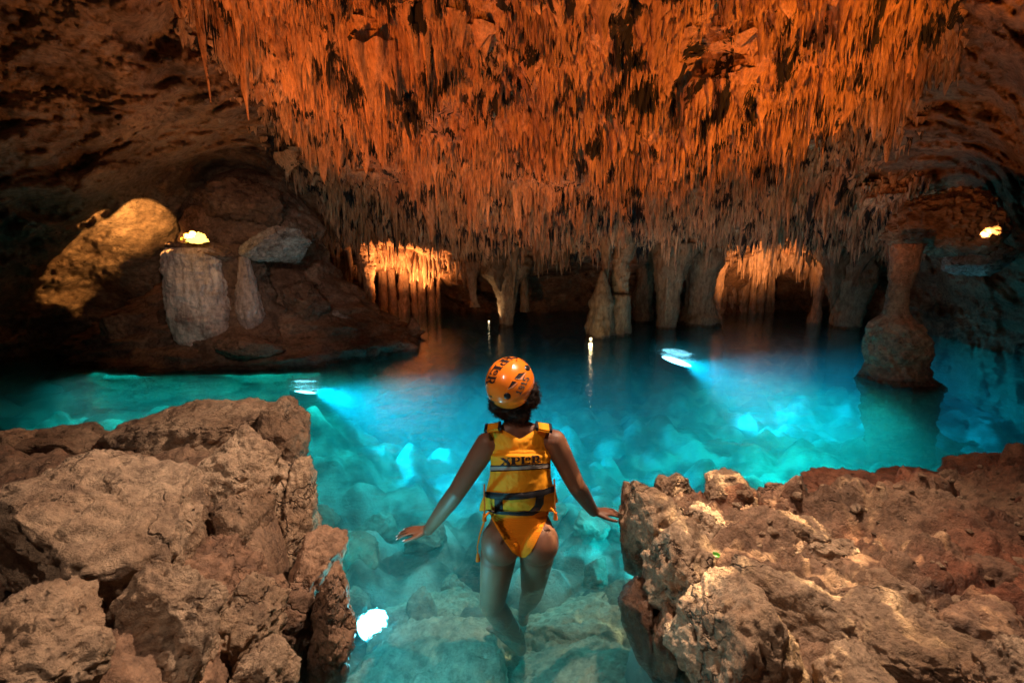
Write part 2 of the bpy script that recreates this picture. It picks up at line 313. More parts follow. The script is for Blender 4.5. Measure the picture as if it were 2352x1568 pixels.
# ceiling zone (where stalactites grow), as a soft polygon mask
def in_poly(px, py, poly):
    px = np.asarray(px, float); py = np.asarray(py, float); c = np.zeros(px.shape, bool); n = len(poly)
    for i in range(n):
        x0, y0 = poly[i]; x1, y1 = poly[(i + 1) % n]
        if y0 == y1: continue
        c ^= ((y0 > py) != (y1 > py)) & (px < (x1 - x0) * (py - y0) / (y1 - y0) + x0)
    return c
def dist_poly(px, py, poly):
    px = np.asarray(px, np.float32); py = np.asarray(py, np.float32); d = np.full(px.shape, 1e9, np.float32); n = len(poly)
    for i in range(n):
        x0, y0 = poly[i]; x1, y1 = poly[(i + 1) % n]; ex, ey = x1 - x0, y1 - y0
        t = np.clip(((px - x0) * ex + (py - y0) * ey) / (ex * ex + ey * ey + 1e-12), 0, 1)
        d = np.minimum(d, np.hypot(px - x0 - t * ex, py - y0 - t * ey))
    return np.where(in_poly(px, py, poly), -d, d)
CEIL = [(415,-200),(430,20),(520,120),(600,200),(690,330),(735,430),(745,560),(800,560),(860,545),(1000,570),(1100,610),(1350,585),(1600,570),(1760,560),(1900,600),(2050,600),(2120,590),(2140,480),(1960,425),(2020,300),(2100,180),(2190,80),(2200,-200)]
gx = np.arange(-700, 3060, 4.0); gy = np.arange(-700, 1000, 4.0)
# finer rows are not needed outside the frame; a regular fan is enough
GX, GY = np.meshgrid(gx, gy, indexing='ij')
D0 = shell_depth(GX[::4, ::4], GY[::4, ::4])
def upsample(a, shape):
    x = np.linspace(0, a.shape[0] - 1, shape[0]); y = np.linspace(0, a.shape[1] - 1, shape[1])
    xi = np.clip(x.astype(int), 0, a.shape[0] - 2); yi = np.clip(y.astype(int), 0, a.shape[1] - 2); fx = (x - xi)[:, None]; fy = (y - yi)[None, :]
    return (a[xi][:, yi] * (1 - fx) * (1 - fy) + a[xi + 1][:, yi] * fx * (1 - fy) + a[xi][:, yi + 1] * (1 - fx) * fy + a[xi + 1][:, yi + 1] * fx * fy)
GX = gx[:, None] + 0 * gy[None]; GY = 0 * gx[:, None] + gy[None]
gx4 = np.arange(-700, 3080, 16.0); gy4 = np.arange(-700, 1012, 16.0)
A, B = np.meshgrid(gx4, gy4, indexing='ij'); D0 = shell_depth(A, B)
def shell_lookup(px, py):
    fx = (np.asarray(px, np.float32) + 700) / 16; fy = (np.asarray(py, np.float32) + 700) / 16
    xi = np.clip(fx.astype(int), 0, D0.shape[0] - 2); yi = np.clip(fy.astype(int), 0, D0.shape[1] - 2); fx = fx - xi; fy = fy - yi
    return D0[xi, yi] * (1 - fx) * (1 - fy) + D0[xi + 1, yi] * fx * (1 - fy) + D0[xi, yi + 1] * (1 - fx) * fy + D0[xi + 1, yi + 1] * fx * fy
def shell_point(px, py):
    base = P(px, py, shell_lookup(px, py)); m = sstep(30, -40, dist_poly(px, py, CEIL))
    big = fbm(base * 0.75, 3) * 0.55 + ridged(base * 1.3 + 5, 4) * 0.20 + .25 * sstep(.12, .5, noise(base * np.array([1.1, 1.1, 1.6]) + 3))
    strat = ridged(base * np.array([0.9, 0.9, 3.2]) + 3, 4) * 0.10
    fine = fbm(base * 4.5, 6, 0.62) * 0.10
    v = voro(base * np.array([5, 5, 4.0]) + fbm(base * 3, 2)[..., None] * .5)
    pit = sstep(0.42, 0.12, v[0]) * (v[2] > 0.55) * 0.09
    wallD = big + strat + fine + pit
    ceilD = fbm(base * 0.9 + 4, 3) * 0.40 + ridged(base * 1.9 + 8, 2) * .10 + fbm(base * 6, 4) * 0.05
    calm = 1 - .75 * np.exp(-((px - 310) / 95.0) ** 2 - ((py - 540) / 150.0) ** 2); dd = wallD * calm * (1 - m) + ceilD * m
    r = ray(px, py); r = r / np.linalg.norm(r, axis=-1)[..., None]
    return base + r * dd[..., None]
SP = shell_point(GX, GY)
f = grid_faces(len(gx), len(gy))
cen = in_poly(GX, GY, CEIL)
fc = cen.ravel()[f[:, 0]]
# rock wall and ceiling are two sheets that share their border
def submesh(v, f):
    u, inv = np.unique(f, return_inverse=True); return v[u], inv.reshape(f.shape)
va = SP.reshape(-1, 3)
v_, f_ = submesh(va, f[fc]); tag(link("cave_ceiling", mesh_arrays("cave_ceiling", v_, f_), M_ceil), kind="structure")
v_, f_ = submesh(va, f[~fc]); tag(link("cave_wall", mesh_arrays("cave_wall", v_, f_), M_wall), kind="structure")

# ------------------------------------------------------------------ stalactites
def stalactite_shape(seed, nv=16, nu=12, flat=0.55, tips=1):
    """unit: root at z=0 (width about 1), tip at z=-1; flattened, fluted, ragged"""
    th = np.linspace(0, 2 * np.pi, nu, endpoint=False); t = np.linspace(0, 1, nv)
    T, TH = np.meshgrid(t, th); T = T.T.T
    TH = TH; 
    rs = np.random.RandomState(seed); k = rs.uniform(0.7, 1.5)
    prof = 0.5 * (1 - T ** k * 0.93) * (1 + 0.9 * np.exp(-T * 9)); prof *= 1 + 0.16 * np.sin(T * rs.uniform(9, 20) + rs.rand() * 6)
    fl = 1 + 0.16 * np.sin(TH * rs.randint(3, 6) + rs.rand() * 6 + T * 1.2) + 0.3 * noise(np.stack([np.cos(TH) * 1.4 + seed * 3.1, np.sin(TH) * 1.4, T * 2.5], -1))
    r = prof * fl
    x = r * np.cos(TH) + 0.13 * np.sin(T * 4 + rs.rand() * 6) * T; y = r * np.sin(TH) * flat
    z = -T + 0.05 * (1 - T) * noise(np.stack([np.cos(TH) * 2, np.sin(TH) * 2, T * 4 + seed], -1)) + 0.25 * np.exp(-T * 12)
    v = np.stack([x, y, z], -1).reshape(-1, 3)
    return v.astype(np.float32), grid_faces(nu, nv, wrap=True)
def drapery_shape(seed, nx=9, nz=8, flat=0.22):
    rs = np.random.RandomState(seed); x = np.linspace(-1, 1, nx); nt_ = rs.randint(2, 4); xs_ = np.sort(rs.uniform(-.8, .8, nt_))
    L_ = np.zeros(nx)
    for c in xs_: L_ = np.maximum(L_, rs.uniform(.55, 1) * np.exp(-((x - c) / rs.uniform(.14, .3)) ** 2))
    L_ = .34 + .66 * L_ / L_.max(); L_ *= 1 - .5 * np.abs(x) ** 3
    z = np.linspace(0, 1, nz); X, Z = np.meshgrid(x, z, indexing='ij'); prof = np.sqrt(np.clip(1 - X ** 2, 0.02, 1)) * (1 - Z ** 1.6 * .93) * flat
    flu = 1 + .45 * np.sin(X * rs.uniform(6, 9) + rs.rand() * 6) ; top = 1 + .6 * np.exp(-Z * 8)
    xx = X * .5 * (1 - .12 * Z); zz = -Z * L_[:, None] + .2 * np.exp(-Z * 12)
    wav = .10 * np.sin(X * 3 + rs.rand() * 6)
    F = np.stack([xx, -prof * flu * top + wav, zz], -1); Bk = np.stack([xx, prof * top + wav, zz], -1)[::-1]
    v = np.concatenate([F, Bk], 0).reshape(-1, 3); return v.astype(np.float32), grid_faces(2 * nx, nz, wrap=True)
protos_lo = [stalactite_shape(100 + i, 8, 7, flat=0.45 + 0.1 * (i % 4)) for i in range(6)] + [drapery_shape(140 + i) for i in range(12)]
protos_hi = [stalactite_shape(300 + i, 40, 20, flat=0.45 + 0.1 * (i % 4)) for i in range(6)] + [drapery_shape(340 + i, 17, 24, .26) for i in range(8)]
rs = np.random.RandomState(11)
cand = []
n_c = 40000
px = rs.uniform(400, 2210, n_c); py = rs.uniform(-90, 612, n_c)
dpl = dist_poly(px, py, CEIL); ok = (dpl < 0) | ((dpl < 70) & (py < 470) & (rs.rand(n_c) < .5 * np.exp(-np.maximum(dpl, 0) / 28))); px, py, dpl = px[ok], py[ok], dpl[ok]
pts = shell_point(px, py)
# cluster field: where drapery is long, short or absent
cl = fbm(pts * np.array([1.1, 1.1, 1.1]) + 2, 3); fine_n = noise(pts * 4.5 + 9)
len_px = 26 + 60 * np.clip(0.35 + cl * 0.9, 0.0, 1.1) * sstep(640, 150, py) + 14 * fine_n + rs.exponential(9, len(px))
rough_zone = sstep(0.08, 0.22, noise(pts * 1.0 + 31)) * (py < 430)
len_px *= (1 + .75 * np.clip(noise(pts * 2.6 + 77) * 1.3, -.8, 1)) * (1 - 0.55 * rough_zone) * np.where(dpl > -25, .62, 1.0)
wid_px = (6 + 6.5 * sstep(600, 0, py)) * np.exp(rs.normal(0, .45, len(px))) * (1 + .7 * np.clip(noise(pts * 1.9 + 50), -.8, 1))
Yd = pts[:, 1]; Lw = len_px * Yd / FPX; Ww = wid_px * Yd / FPX
rootdir = pts - np.array([0, 0, CAM_H]); rootdir /= np.linalg.norm(rootdir, axis=1)[:, None]
order = np.argsort(-(Lw * Ww) / Yd ** 2)
# the big individual ones: choose spaced-out large candidates and enlarge them
ind = []; used = np.zeros(len(px), bool)
for i in order:
    if len(ind) >= 262: break
    if rough_zone[i] > 0.5 or dpl[i] > -30: continue
    if all(abs(px[i] - px[j]) > 24 or abs(py[i] - py[j]) > 46 for j in ind): ind.append(i); used[i] = True
rest = np.where(~used)[0]
Vs, Fs, off = [], [], 0
which = rs.randint(0, len(protos_lo), len(rest)); ang = rs.normal(0, 0.5, len(rest))
for k, (v, f) in enumerate(protos_lo):
    sel = rest[which == k]; a = ang[which == k]
    ca, sa = np.cos(a), np.sin(a)
    kw = 1.0 if k < 6 else 2.3; X = v[None, :, 0] * Ww[sel, None] * kw; Y_ = v[None, :, 1] * Ww[sel, None] * kw; Z = v[None, :, 2] * Lw[sel, None]
    W3 = np.stack([X * ca[:, None] - Y_ * sa[:, None], X * sa[:, None] + Y_ * ca[:, None], Z], -1) + pts[sel][:, None, :] + np.array([0, 0, 0.05])
    Vs.append(W3.reshape(-1, 3)); m = len(sel)
    Fs.append((f[None] + (np.arange(m) * len(v))[:, None, None]).reshape(-1, 4) + off); off += m * len(v)
tag(link("stalactite_fringe", mesh_arrays("stalactite_fringe", np.concatenate(Vs), np.concatenate(Fs)), M_stal),
    "dense mass of small orange brown stalactites covering the cave ceiling", "stalactites", kind="stuff")
hi_me = [mesh_arrays("stalactite", v, f) for v, f in protos_hi]
for me in hi_me: me.materials.append(M_stal)
_seen = set()
def zone_label(x, y, w, l):
    a = round(x / 23.52); b_ = round(y / 15.68)
    for k in range(9):
        key = (a, b_)
        if key not in _seen: break
        a = round(x / 23.52) + (k + 2) // 2 * (1 if k % 2 else -1)
    _seen.add((a, b_))
    one = "zero one two three four five six seven eight nine ten eleven twelve thirteen fourteen fifteen sixteen seventeen eighteen nineteen".split(); ten = "x x twenty thirty forty fifty sixty seventy eighty ninety".split()
    wd = lambda n: one[n] if n < 20 else ten[n // 10] + ("-" + one[n % 10] if n % 10 else "")
    where = f"root {wd(a)} percent across, {wd(b_)} down the photo" if b_ >= 0 else f"root {wd(a)} percent across, {wd(-b_)} above the photo's top"
    return f"{'broad' if w > 42 else 'slender'} {'long' if l > 95 else 'short'} {'orange' if y < 450 else 'brown'} ceiling stalactite, {where}"
for i in ind:
    kk = rs.randint(len(hi_me)); o = link("stalactite", hi_me[kk])
    ww = Ww[i] * rs.uniform(1.1, 1.8) * (1.0 if kk < 6 else 1.5); ll = Lw[i] * rs.uniform(0.95, 1.35)
    o.location = V(pts[i] + np.array([0, -0.03, 0.06])); o.scale = (ww, ww * 0.8, ll); o.rotation_euler = (rs.normal(0, .03), rs.normal(0, .03), rs.normal(0, .35))
    tag(o, zone_label(px[i], py[i], ww * FPX / Yd[i], ll * FPX / Yd[i]), "stalactite", "stalactites hanging from the cave ceiling")

# ------------------------------------------------------------------ lathe columns, mounds
def lathe(name, prof, center, mat, nu=48, nv=90, lobes=0.08, fine=0.03, flute=0.0, seed=0, squash=1.0, bend=0.0, strat=0.0):
    """prof: list of (z, radius); center (x, y)"""
    prof = sorted(prof); zs = np.array([p[0] for p in prof]); rr = np.array([p[1] for p in prof])
    z = np.linspace(zs[0], zs[-1], nv); r = np.interp(z, zs, rr)
    ker = np.array([1, 2, 3, 2, 1]) / 9.0; r = np.convolve(np.pad(r, 2, 'edge'), ker, 'valid')
    th = np.linspace(0, 2 * np.pi, nu, endpoint=False); Z, TH = np.meshgrid(z, th); Rr = np.interp(Z, z, r)
    q = np.stack([np.cos(TH) * Rr, np.sin(TH) * Rr, Z], -1) + seed * 3.7
    dr = lobes * fbm(q * (0.5 / max(rr.mean(), .05)), 3) * 1.2 + fine * fbm(q * (2.5 / max(rr.mean(), .05)), 5, 0.6)
    if flute: dr = dr + flute * ridged(np.stack([np.cos(TH) * 2.6 + seed, np.sin(TH) * 2.6, Z * 0.5 / max(rr.mean(), .1) * .4], -1), 3) * 0.6
    if strat: dr = dr + strat * ridged(q * np.array([.8, .8, 3.0]), 4)
    Rr = Rr * (1 + dr)
    bx = bend * np.sin((Z - zs[0]) / (zs[-1] - zs[0]) * 5 + seed) * 0.1
    v = np.stack([center[0] + Rr * np.cos(TH) + bx, center[1] + Rr * np.sin(TH) * squash, Z], -1)
    top = v[:, -1].mean(0); vv = np.concatenate([v.reshape(-1, 3), top[None]])
    f = grid_faces(nu, nv, wrap=True)
    a = (np.arange(nu) * nv + nv - 1); b_ = np.roll(a, -1); cap = np.stack([a, b_, np.full(nu, len(vv) - 1), np.full(nu, len(vv) - 1)], -1)
    me = bpy.data.meshes.new(name)
    allf = [list(map(int, q)) for q in f] + [[int(c[0]), int(c[1]), int(c[2])] for c in cap]
    me.from_pydata(vv.tolist(), [], allf); me.update(); me.polygons.foreach_set("use_smooth", [True] * len(me.polygons))
    return link(name, me, mat)
def zat(py, Y): return float(P(1176, py, Y)[2])
def xat(px, py, Y): return float(P(px, py, Y)[0])
def column(name, rows, Y, mat, ext=1.05, **kw):
    """rows: (py, px_left, px_right) from top to bottom, all at depth Y"""
    prof = []; cx = np.mean([xat((a + b) / 2, y, Y) for y, a, b in rows])
    for y, a, b in rows: prof.append((zat(y, Y), (xat(b, y, Y) - xat(a, y, Y)) / 2))
    prof.append((-2.0, prof[-1][1] * ext)) if zat(rows[-1][0], Y) < 0.25 else None
    return lathe(name, prof, (cx, Y), mat, **kw)
REFR = 0.2
# ------------------------------------------------------------------ boulders
def boulder(name, c, size, rot, seed, mat, label, group=None, sub=6, cuts=18, box=3.2, d1=0.13, d2=0.04, pit=0.02, strat=0.0, cat="boulder", parent=None, keep=0.56):
    v, f = ico(sub); r_ = np.random.RandomState(seed)
    r = (np.abs(v) ** box).sum(1) ** (-1 / box); p = v * r[:, None]
    for k in range(cuts):
        n = r_.normal(size=3); n /= np.linalg.norm(n); d = r_.uniform(keep, 1.0); s = p @ n - d
        p = p - np.where(s > 0, s * 0.93, 0)[:, None] * n
    size = np.array(size); q = p * size
    nrm = v.copy(); off = seed * 5.13
    m = size.min()
    w = q + off
    disp = d1 * m * fbm(w * (0.9 / m), 3) + d2 * m * 1.3 * ridged(w * (3.0 / m), 4, 0.55) + 0.012 * fbm(w * 14, 4, .6)
    vr = voro(w * (2.3 / m) ** 1 + fbm(w * 4, 2)[:, None] * .3); crack = sstep(0.09, 0.0, vr[1] - vr[0]); disp = disp - crack * 0.03 * m * 2
    pt = voro(w * 16 + fbm(w * 9, 2)[:, None] * .4); disp = disp - pit * sstep(0.45, 0.1, pt[0]) * (pt[2] > 0.6)
    if strat: disp = disp + strat * m * ridged(w * np.array([1.2, 1.2, 7]) / m * .7, 3)
    q = q + nrm * disp[:, None]
    E = np.array(Euler([R(a) for a in rot]).to_matrix()); q = q @ E.T
    o = link(name, mesh_arrays(name, q, f), mat, loc=V(c), parent=parent)
    if label: tag(o, label, cat, group)
    return o
# ------------------------------------------------------------------ rock mound with its pedestal, left of the pool
YM = 7.3
mc = (xat(585, 780, YM), YM + 0.15)
prof = [(zat(385, YM), 0.12), (zat(400, YM), 0.42), (zat(440, YM), 0.72), (zat(500, YM), 0.98), (zat(560, YM), 1.12), (zat(600, YM), 1.15), (zat(640, YM), 1.30), (zat(700, YM), 1.72), (zat(740, YM), 2.15), (zat(765, YM), 2.45), (-0.05, 2.62), (-0.5, 2.8), (-2, 3.0)]
tag(lathe("rock_mound", prof, mc, M_mound, nu=260, nv=240, lobes=0.20, fine=0.075, strat=0.07, seed=2, squash=0.62), "broad dark brown rock mound rising from the water left of the grotto", "rock mound")
o = column("flowstone_column", [(570, 412, 500), (582, 404, 514), (640, 394, 512), (720, 386, 510), (760, 386, 506), (790, 396, 490)], 5.98, M_flow, nu=160, nv=200, lobes=0.10, fine=0.07, flute=0.12, seed=4, squash=0.7, strat=.04)
tag(o, "wide pale grey flowstone pillar under the glowing lamp, left of the pool", "flowstone pillar", "pale flowstone pillars on the mound")
o = column("flowstone_column", [(590, 547, 566), (620, 548, 578), (680, 550, 596), (730, 552, 606), (765, 562, 592), (785, 570, 586)], 6.05, M_flow, nu=110, nv=160, lobes=0.12, fine=0.08, flute=0.12, seed=6, squash=0.8, strat=.04)
tag(o, "narrow pale grey flowstone pillar right of the wide one below the overhang", "flowstone pillar", "pale flowstone pillars on the mound")
o = column("mound_buttress", [(562, 430, 590), (580, 400, 600), (650, 392, 600), (740, 372, 640), (790, 330, 700), (826, 300, 700)], 6.35, M_mound, nu=160, nv=160, lobes=0.16, fine=0.08, strat=0.06, seed=9, squash=0.60)
tag(o, "dark brown rock buttress carrying the pale pillars at the pool's left shore", "rock buttress")

# columns of the grottos and the back of the cave
def cols(specs, Y, group, lab, mat, cat="column"):
    for k, (rows, l) in enumerate(specs):
        o = column("limestone_column", rows, Y + (k % 3) * 0.12, mat, nu=40, nv=90, lobes=0.20, fine=0.12, flute=0.16, seed=20 + k * 3 + int(Y * 7), bend=.25, strat=.03)
        tag(o, l, cat, group)
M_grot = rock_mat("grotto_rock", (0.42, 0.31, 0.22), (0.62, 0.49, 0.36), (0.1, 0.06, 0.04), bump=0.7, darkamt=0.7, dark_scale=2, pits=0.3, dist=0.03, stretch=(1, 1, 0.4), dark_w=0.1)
names = ["first", "second", "third", "fourth", "fifth", "sixth", "seventh"]
def grot(x0, side, n=7):
    sp = []
    xs = [(868, 885), (893, 908), (915, 938), (944, 955), (960, 976), (982, 996), (1003, 1010)][:n]
    for k, (a, b) in enumerate(xs):
        a += x0; b += x0
        sp.append(([(560, a - 1, b + 1), (600, a, b), (660, a, b), (705, a - 2, b + 1)], f"{names[k]} slim column from the left standing in the lit {side} grotto's water"))
    cols(sp, 12.0, f"columns in the {side} grotto", "", M_grot)
grot(0, "left"); grot(785, "right", 6)
cols([([(540, 820, 872), (600, 828, 858), (650, 832, 852), (700, 836, 856)], "thick orange lit column at the left mouth of the grotto beside the mound"),
      ], 10.6, None, "", M_grot)
cols([([(600, 1630, 1668), (640, 1640, 1662), (690, 1640, 1658), (745, 1636, 1662)], "dim column at the left mouth of the right hand grotto")], 10.8, None, "", M_grot)
cols([([(600, 1060, 1100), (640, 1078, 1098), (690, 1084, 1097), (705, 1080, 1102)], "tapering column that ends the lit left grotto on its right side")], 10.0, None, "", M_grot)
cols([([(600, 1850, 1890), (640, 1868, 1888), (700, 1876, 1892), (735, 1870, 1896)], "tapering column that ends the right hand grotto on its right side")], 10.2, None, "", M_grot)
M_colm = rock_mat("dim_column_rock", (0.22, 0.17, 0.11), (0.34, 0.27, 0.18), (0.07, 0.05, 0.035), bump=0.9, darkamt=0.8, dark_scale=2, pits=0.5, dist=0.03, stretch=(1, 1, 0.4), dark_w=0.12)  # the columns' lack of light is put into a darker rock colour
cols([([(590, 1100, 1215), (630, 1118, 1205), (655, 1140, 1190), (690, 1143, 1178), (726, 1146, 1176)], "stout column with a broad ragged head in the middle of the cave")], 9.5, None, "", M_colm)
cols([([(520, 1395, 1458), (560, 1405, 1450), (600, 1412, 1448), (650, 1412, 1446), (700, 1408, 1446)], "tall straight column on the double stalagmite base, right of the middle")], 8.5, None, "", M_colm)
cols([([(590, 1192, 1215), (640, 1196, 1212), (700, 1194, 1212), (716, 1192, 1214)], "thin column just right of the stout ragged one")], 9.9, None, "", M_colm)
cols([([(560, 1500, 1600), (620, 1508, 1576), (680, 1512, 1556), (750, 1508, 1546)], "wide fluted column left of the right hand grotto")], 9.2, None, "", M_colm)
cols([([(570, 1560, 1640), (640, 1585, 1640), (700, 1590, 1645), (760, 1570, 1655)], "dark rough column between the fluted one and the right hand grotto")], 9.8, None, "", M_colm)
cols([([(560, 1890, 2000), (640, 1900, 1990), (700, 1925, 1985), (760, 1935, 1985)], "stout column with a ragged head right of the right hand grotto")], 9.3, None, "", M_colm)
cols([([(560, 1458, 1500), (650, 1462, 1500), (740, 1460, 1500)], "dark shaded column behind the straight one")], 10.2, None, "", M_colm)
def cone_down(name, px_, pyr, pyt, w, Y, mat, lab, grp, cat="stalactite"):
    o = link(name, hi_me[int(px_) % len(hi_me)].copy()); o.data.materials.clear(); o.data.materials.append(mat)
    o.location = V(P(px_, pyr, Y)); o.scale = (w * Y / FPX, w * Y / FPX * .8, (pyt - pyr) * Y / FPX); o.rotation_euler = (0, 0, px_ * 1.7)
    tag(o, lab, cat, grp); return o
cone_down("stalactite", 1396, 560, 690, 44, 8.45, M_colm, "long thin stalactite reaching down to the stalagmite base", "hanging long stalactites")
for k, (a, b, t, w) in enumerate([(1540, 590, 745, 62), (1150, 590, 668, 60), (1178, 590, 690, 40), (1242, 575, 640, 30), (1300, 580, 625, 26), (2015, 580, 660, 40), (1960, 600, 720, 44), (1920, 600, 710, 46)]):
    cone_down("stalactite", a, b, t, w, 9.1, M_colm, f"dim brown stalactite under the back fringe, {['above the wide fluted column','left of the stout ragged column','in front of the stout ragged column','over the dark opening, left one','over the dark opening, right one','far right of the back','right of the right grotto, lower','right of the right grotto, upper'][k]}", "dim stalactites under the back fringe")
# lit curtains
rs2 = np.random.RandomState(5)
def curtain(x0, grp, n):
    prof = [(770, 575, 615), (800, 560, 640), (835, 545, 660), (870, 548, 600), (905, 553, 607), (935, 560, 640), (950, 575, 640), (975, 582, 652), (1000, 585, 640), (1020, 590, 618), (1045, 592, 625), (1070, 595, 650), (1090, 605, 670)]
    xs_ = [p[0] for p in prof]
    t = 0
    for k in range(n):
        x = rs2.uniform(765, 1092); r = np.interp(x, xs_, [p[1] for p in prof]) - rs2.uniform(0, 14); e = np.interp(x, xs_, [p[2] for p in prof]) + rs2.normal(0, 9)
        Yc = 10.5 + rs2.uniform(0, 1.1)
        v, f = protos_mid[rs2.randint(len(protos_mid))]; w = rs2.uniform(9, 22) * Yc / FPX; l = max(e - r, 16) * Yc / FPX * rs2.uniform(0.7, 1.1)
        q = v * np.array([w, w, l]) + P(x + x0, r, Yc); yield q, f
protos_mid = [stalactite_shape(500 + i, 18, 10, flat=0.7) for i in range(8)]
for x0, grp in ((0, "left"), (785, "right")):
    Vs, Fs, off = [], [], 0
    for v, f in curtain(x0, grp, 230):
        Vs.append(v); Fs.append(f + off); off += len(v)
    o = link("stalactite_curtain", mesh_arrays("stalactite_curtain", np.concatenate(Vs), np.concatenate(Fs)), M_grot)
    tag(o, f"{'bright orange' if grp == 'left' else 'yellow white'} lit curtain of small stalactites over the {grp} grotto", "stalactites", kind="stuff")
o = column("stalagmite", [(622, 1390, 1396), (650, 1372, 1396), (690, 1358, 1398), (730, 1352, 1404), (772, 1342, 1412)], 8.2, M_colm, nu=60, nv=80, lobes=0.32, fine=0.09, seed=3, strat=.06)
tag(o, "lumpy stalagmite at the foot of the straight column, left half", "stalagmite", "stalagmites under the straight column")
o = column("stalagmite", [(676, 1405, 1446), (700, 1402, 1448), (730, 1402, 1446), (772, 1392, 1446)], 8.35, M_colm, nu=60, nv=80, lobes=0.15, fine=0.09, seed=5, strat=.06)
tag(o, "lumpy stalagmite at the foot of the straight column, right half", "stalagmite", "stalagmites under the straight column")
o = column("stalagmite", [(660, 846, 852), (672, 845, 857), (690, 842, 860), (705, 840, 862)], 10.2, M_grot, nu=30, nv=40, lobes=0.1, fine=0.05, seed=8)
tag(o, "tiny pale stalagmite beside the thick column of the left grotto", "stalagmite")
# the bulbous stalagmite at right
o = column("bulbous_stalagmite", [(560, 2060, 2116), (590, 2062, 2114), (620, 2062, 2112), (660, 2068, 2108), (700, 2060, 2102), (725, 2056, 2108), (742, 2030, 2125), (775, 2014, 2135), (805, 2018, 2140), (835, 2032, 2140), (862, 2030, 2150), (884, 2012, 2162), (896, 2012, 2150)], 5.1, M_boul2, nu=170, nv=260, lobes=0.13, fine=0.10, strat=0.05, flute=0.05, seed=13, squash=0.85, bend=1.5, ext=.75)
boulder("overhanging_rock", P(2150, 520, 5.5), (0.62, 0.45, 0.36), (0, 12, 0), 96, M_wall, "dark rock overhang into which the bulb shaped stalagmite's neck runs", cat="rock", d2=.1, cuts=20, keep=.5)
tag(o, "bulb shaped brown stalagmite with a slender neck standing in the pool at right", "stalagmite")

def bpx(px, py, Y, *a, **k): return boulder("boulder", P(px, py, Y), *a, **k)
M_red = rock_mat("iron_stained_rock", (0.17, 0.055, 0.03), (0.36, 0.16, 0.09), (0.04, 0.02, 0.018), bump=1.0, darkamt=0.8, dark_scale=3.0, s=1.5, pits=0.7, dist=0.03, dark_w=0.15, wet=0.5, spec=0.6)
def wet_band(m):
    """stone stays dark and shiny where the water laps it"""
    nt = m.node_tree; b = nt.nodes["Principled BSDF"]; g = N(nt, "ShaderNodeNewGeometry"); x = N(nt, "ShaderNodeSeparateXYZ"); nt.links.new(g.outputs["Position"], x.inputs[0])
    n = N(nt, "ShaderNodeTexNoise"); n.inputs["Scale"].default_value = 6; nt.links.new(g.outputs["Position"], n.inputs["Vector"])
    a = N(nt, "ShaderNodeMath", operation='MULTIPLY_ADD'); nt.links.new(n.outputs["Fac"], a.inputs[0]); a.inputs[1].default_value = -0.10; nt.links.new(x.outputs["Z"], a.inputs[2])
    r_ = N(nt, "ShaderNodeMapRange"); r_.inputs["From Min"].default_value = -0.01; r_.inputs["From Max"].default_value = 0.03; nt.links.new(a.outputs[0], r_.inputs["Value"])
    src = b.inputs["Base Color"].links[0].from_socket; nt.links.new(mixc(nt, r_.outputs[0], mixc(nt, 1.0, src, (0.42, 0.38, 0.36), 'MULTIPLY'), src), b.inputs["Base Color"])
    q = N(nt, "ShaderNodeMapRange"); q.inputs["To Min"].default_value = 0.22; q.inputs["To Max"].default_value = 0.8; nt.links.new(r_.outputs[0], q.inputs["Value"])
    if b.inputs["Roughness"].links: 
        mm = N(nt, "ShaderNodeMath", operation='MINIMUM'); nt.links.new(b.inputs["Roughness"].links[0].from_socket, mm.inputs[0]); nt.links.new(q.outputs[0], mm.inputs[1]); nt.links.new(mm.outputs[0], b.inputs["Roughness"])
    else: nt.links.new(q.outputs[0], b.inputs["Roughness"])
for m_ in (M_boul, M_boul2, M_mound, M_colm): wet_band(m_)
GL = "boulders on the left bank"
# size = half extents in metres
bpx(480, 992, 2.45, (0.53, 0.28, 0.20), (0, -15, 10), 1, M_boul, "long tan boulder topping the left bank's far edge", GL)
bpx(632, 1012, 2.30, (0.155, 0.24, 0.265), (0, 5, 15), 202, M_boul, "tall pitted tan boulder forming the outer corner of the left bank", GL, cuts=12)
bpx(545, 1120, 1.85, (0.24, 0.26, 0.27), (10, 8, 20), 3, M_boul, "rounded tan boulder behind the big square one on the left bank", GL)
bpx(672, 1235, 1.86, (0.13, 0.2, 0.36), (0, 8, 10), 4, M_boul, "upright pale rough boulder at the left bank's waterside", GL, d2=.06)
bpx(280, 1240, 1.32, (0.31, 0.27, 0.21), (6, 10, -18), 5, M_boul, "biggest square edged tan boulder, middle of the left bank", GL, cuts=12, box=3.6, keep=.66)
bpx(530, 1270, 1.55, (0.13, 0.18, 0.24), (0, 14, 0), 6, M_boul, "tan boulder wedged beneath the rounded one on the left bank", GL)
bpx(150, 1030, 2.35, (0.29, 0.17, 0.11), (0, -4, 8), 7, M_boul, "low tan rock on the far edge of the left bank before blue water", GL, sub=5)
bpx(20, 1035, 2.3, (0.13, 0.13, 0.10), (0, 0, 0), 8, M_boul, "small rock cut by the photo's left edge on the left bank", GL, sub=5)
bpx(100, 1490, 0.86, (0.13, 0.13, 0.11), (0, 4, 10), 9, M_boul, "blurred reddish brown rock in the bottom left corner", GL)
bpx(385, 1480, 1.05, (0.14, 0.13, 0.22), (0, 22, -10), 10, M_boul, "leaning wedge shaped tan rock at the bottom of the left bank", GL, cuts=10, box=4)
bpx(565, 1450, 1.25, (0.13, 0.15, 0.18), (0, 8, 20), 11, M_boul, "jagged pale tan rock right of the leaning wedge", GL, d2=.07)
bpx(610, 1560, 1.08, (0.10, 0.12, 0.12), (0, 8, 50), 12, M_boul, "small brown rock at the very bottom of the left bank", GL)
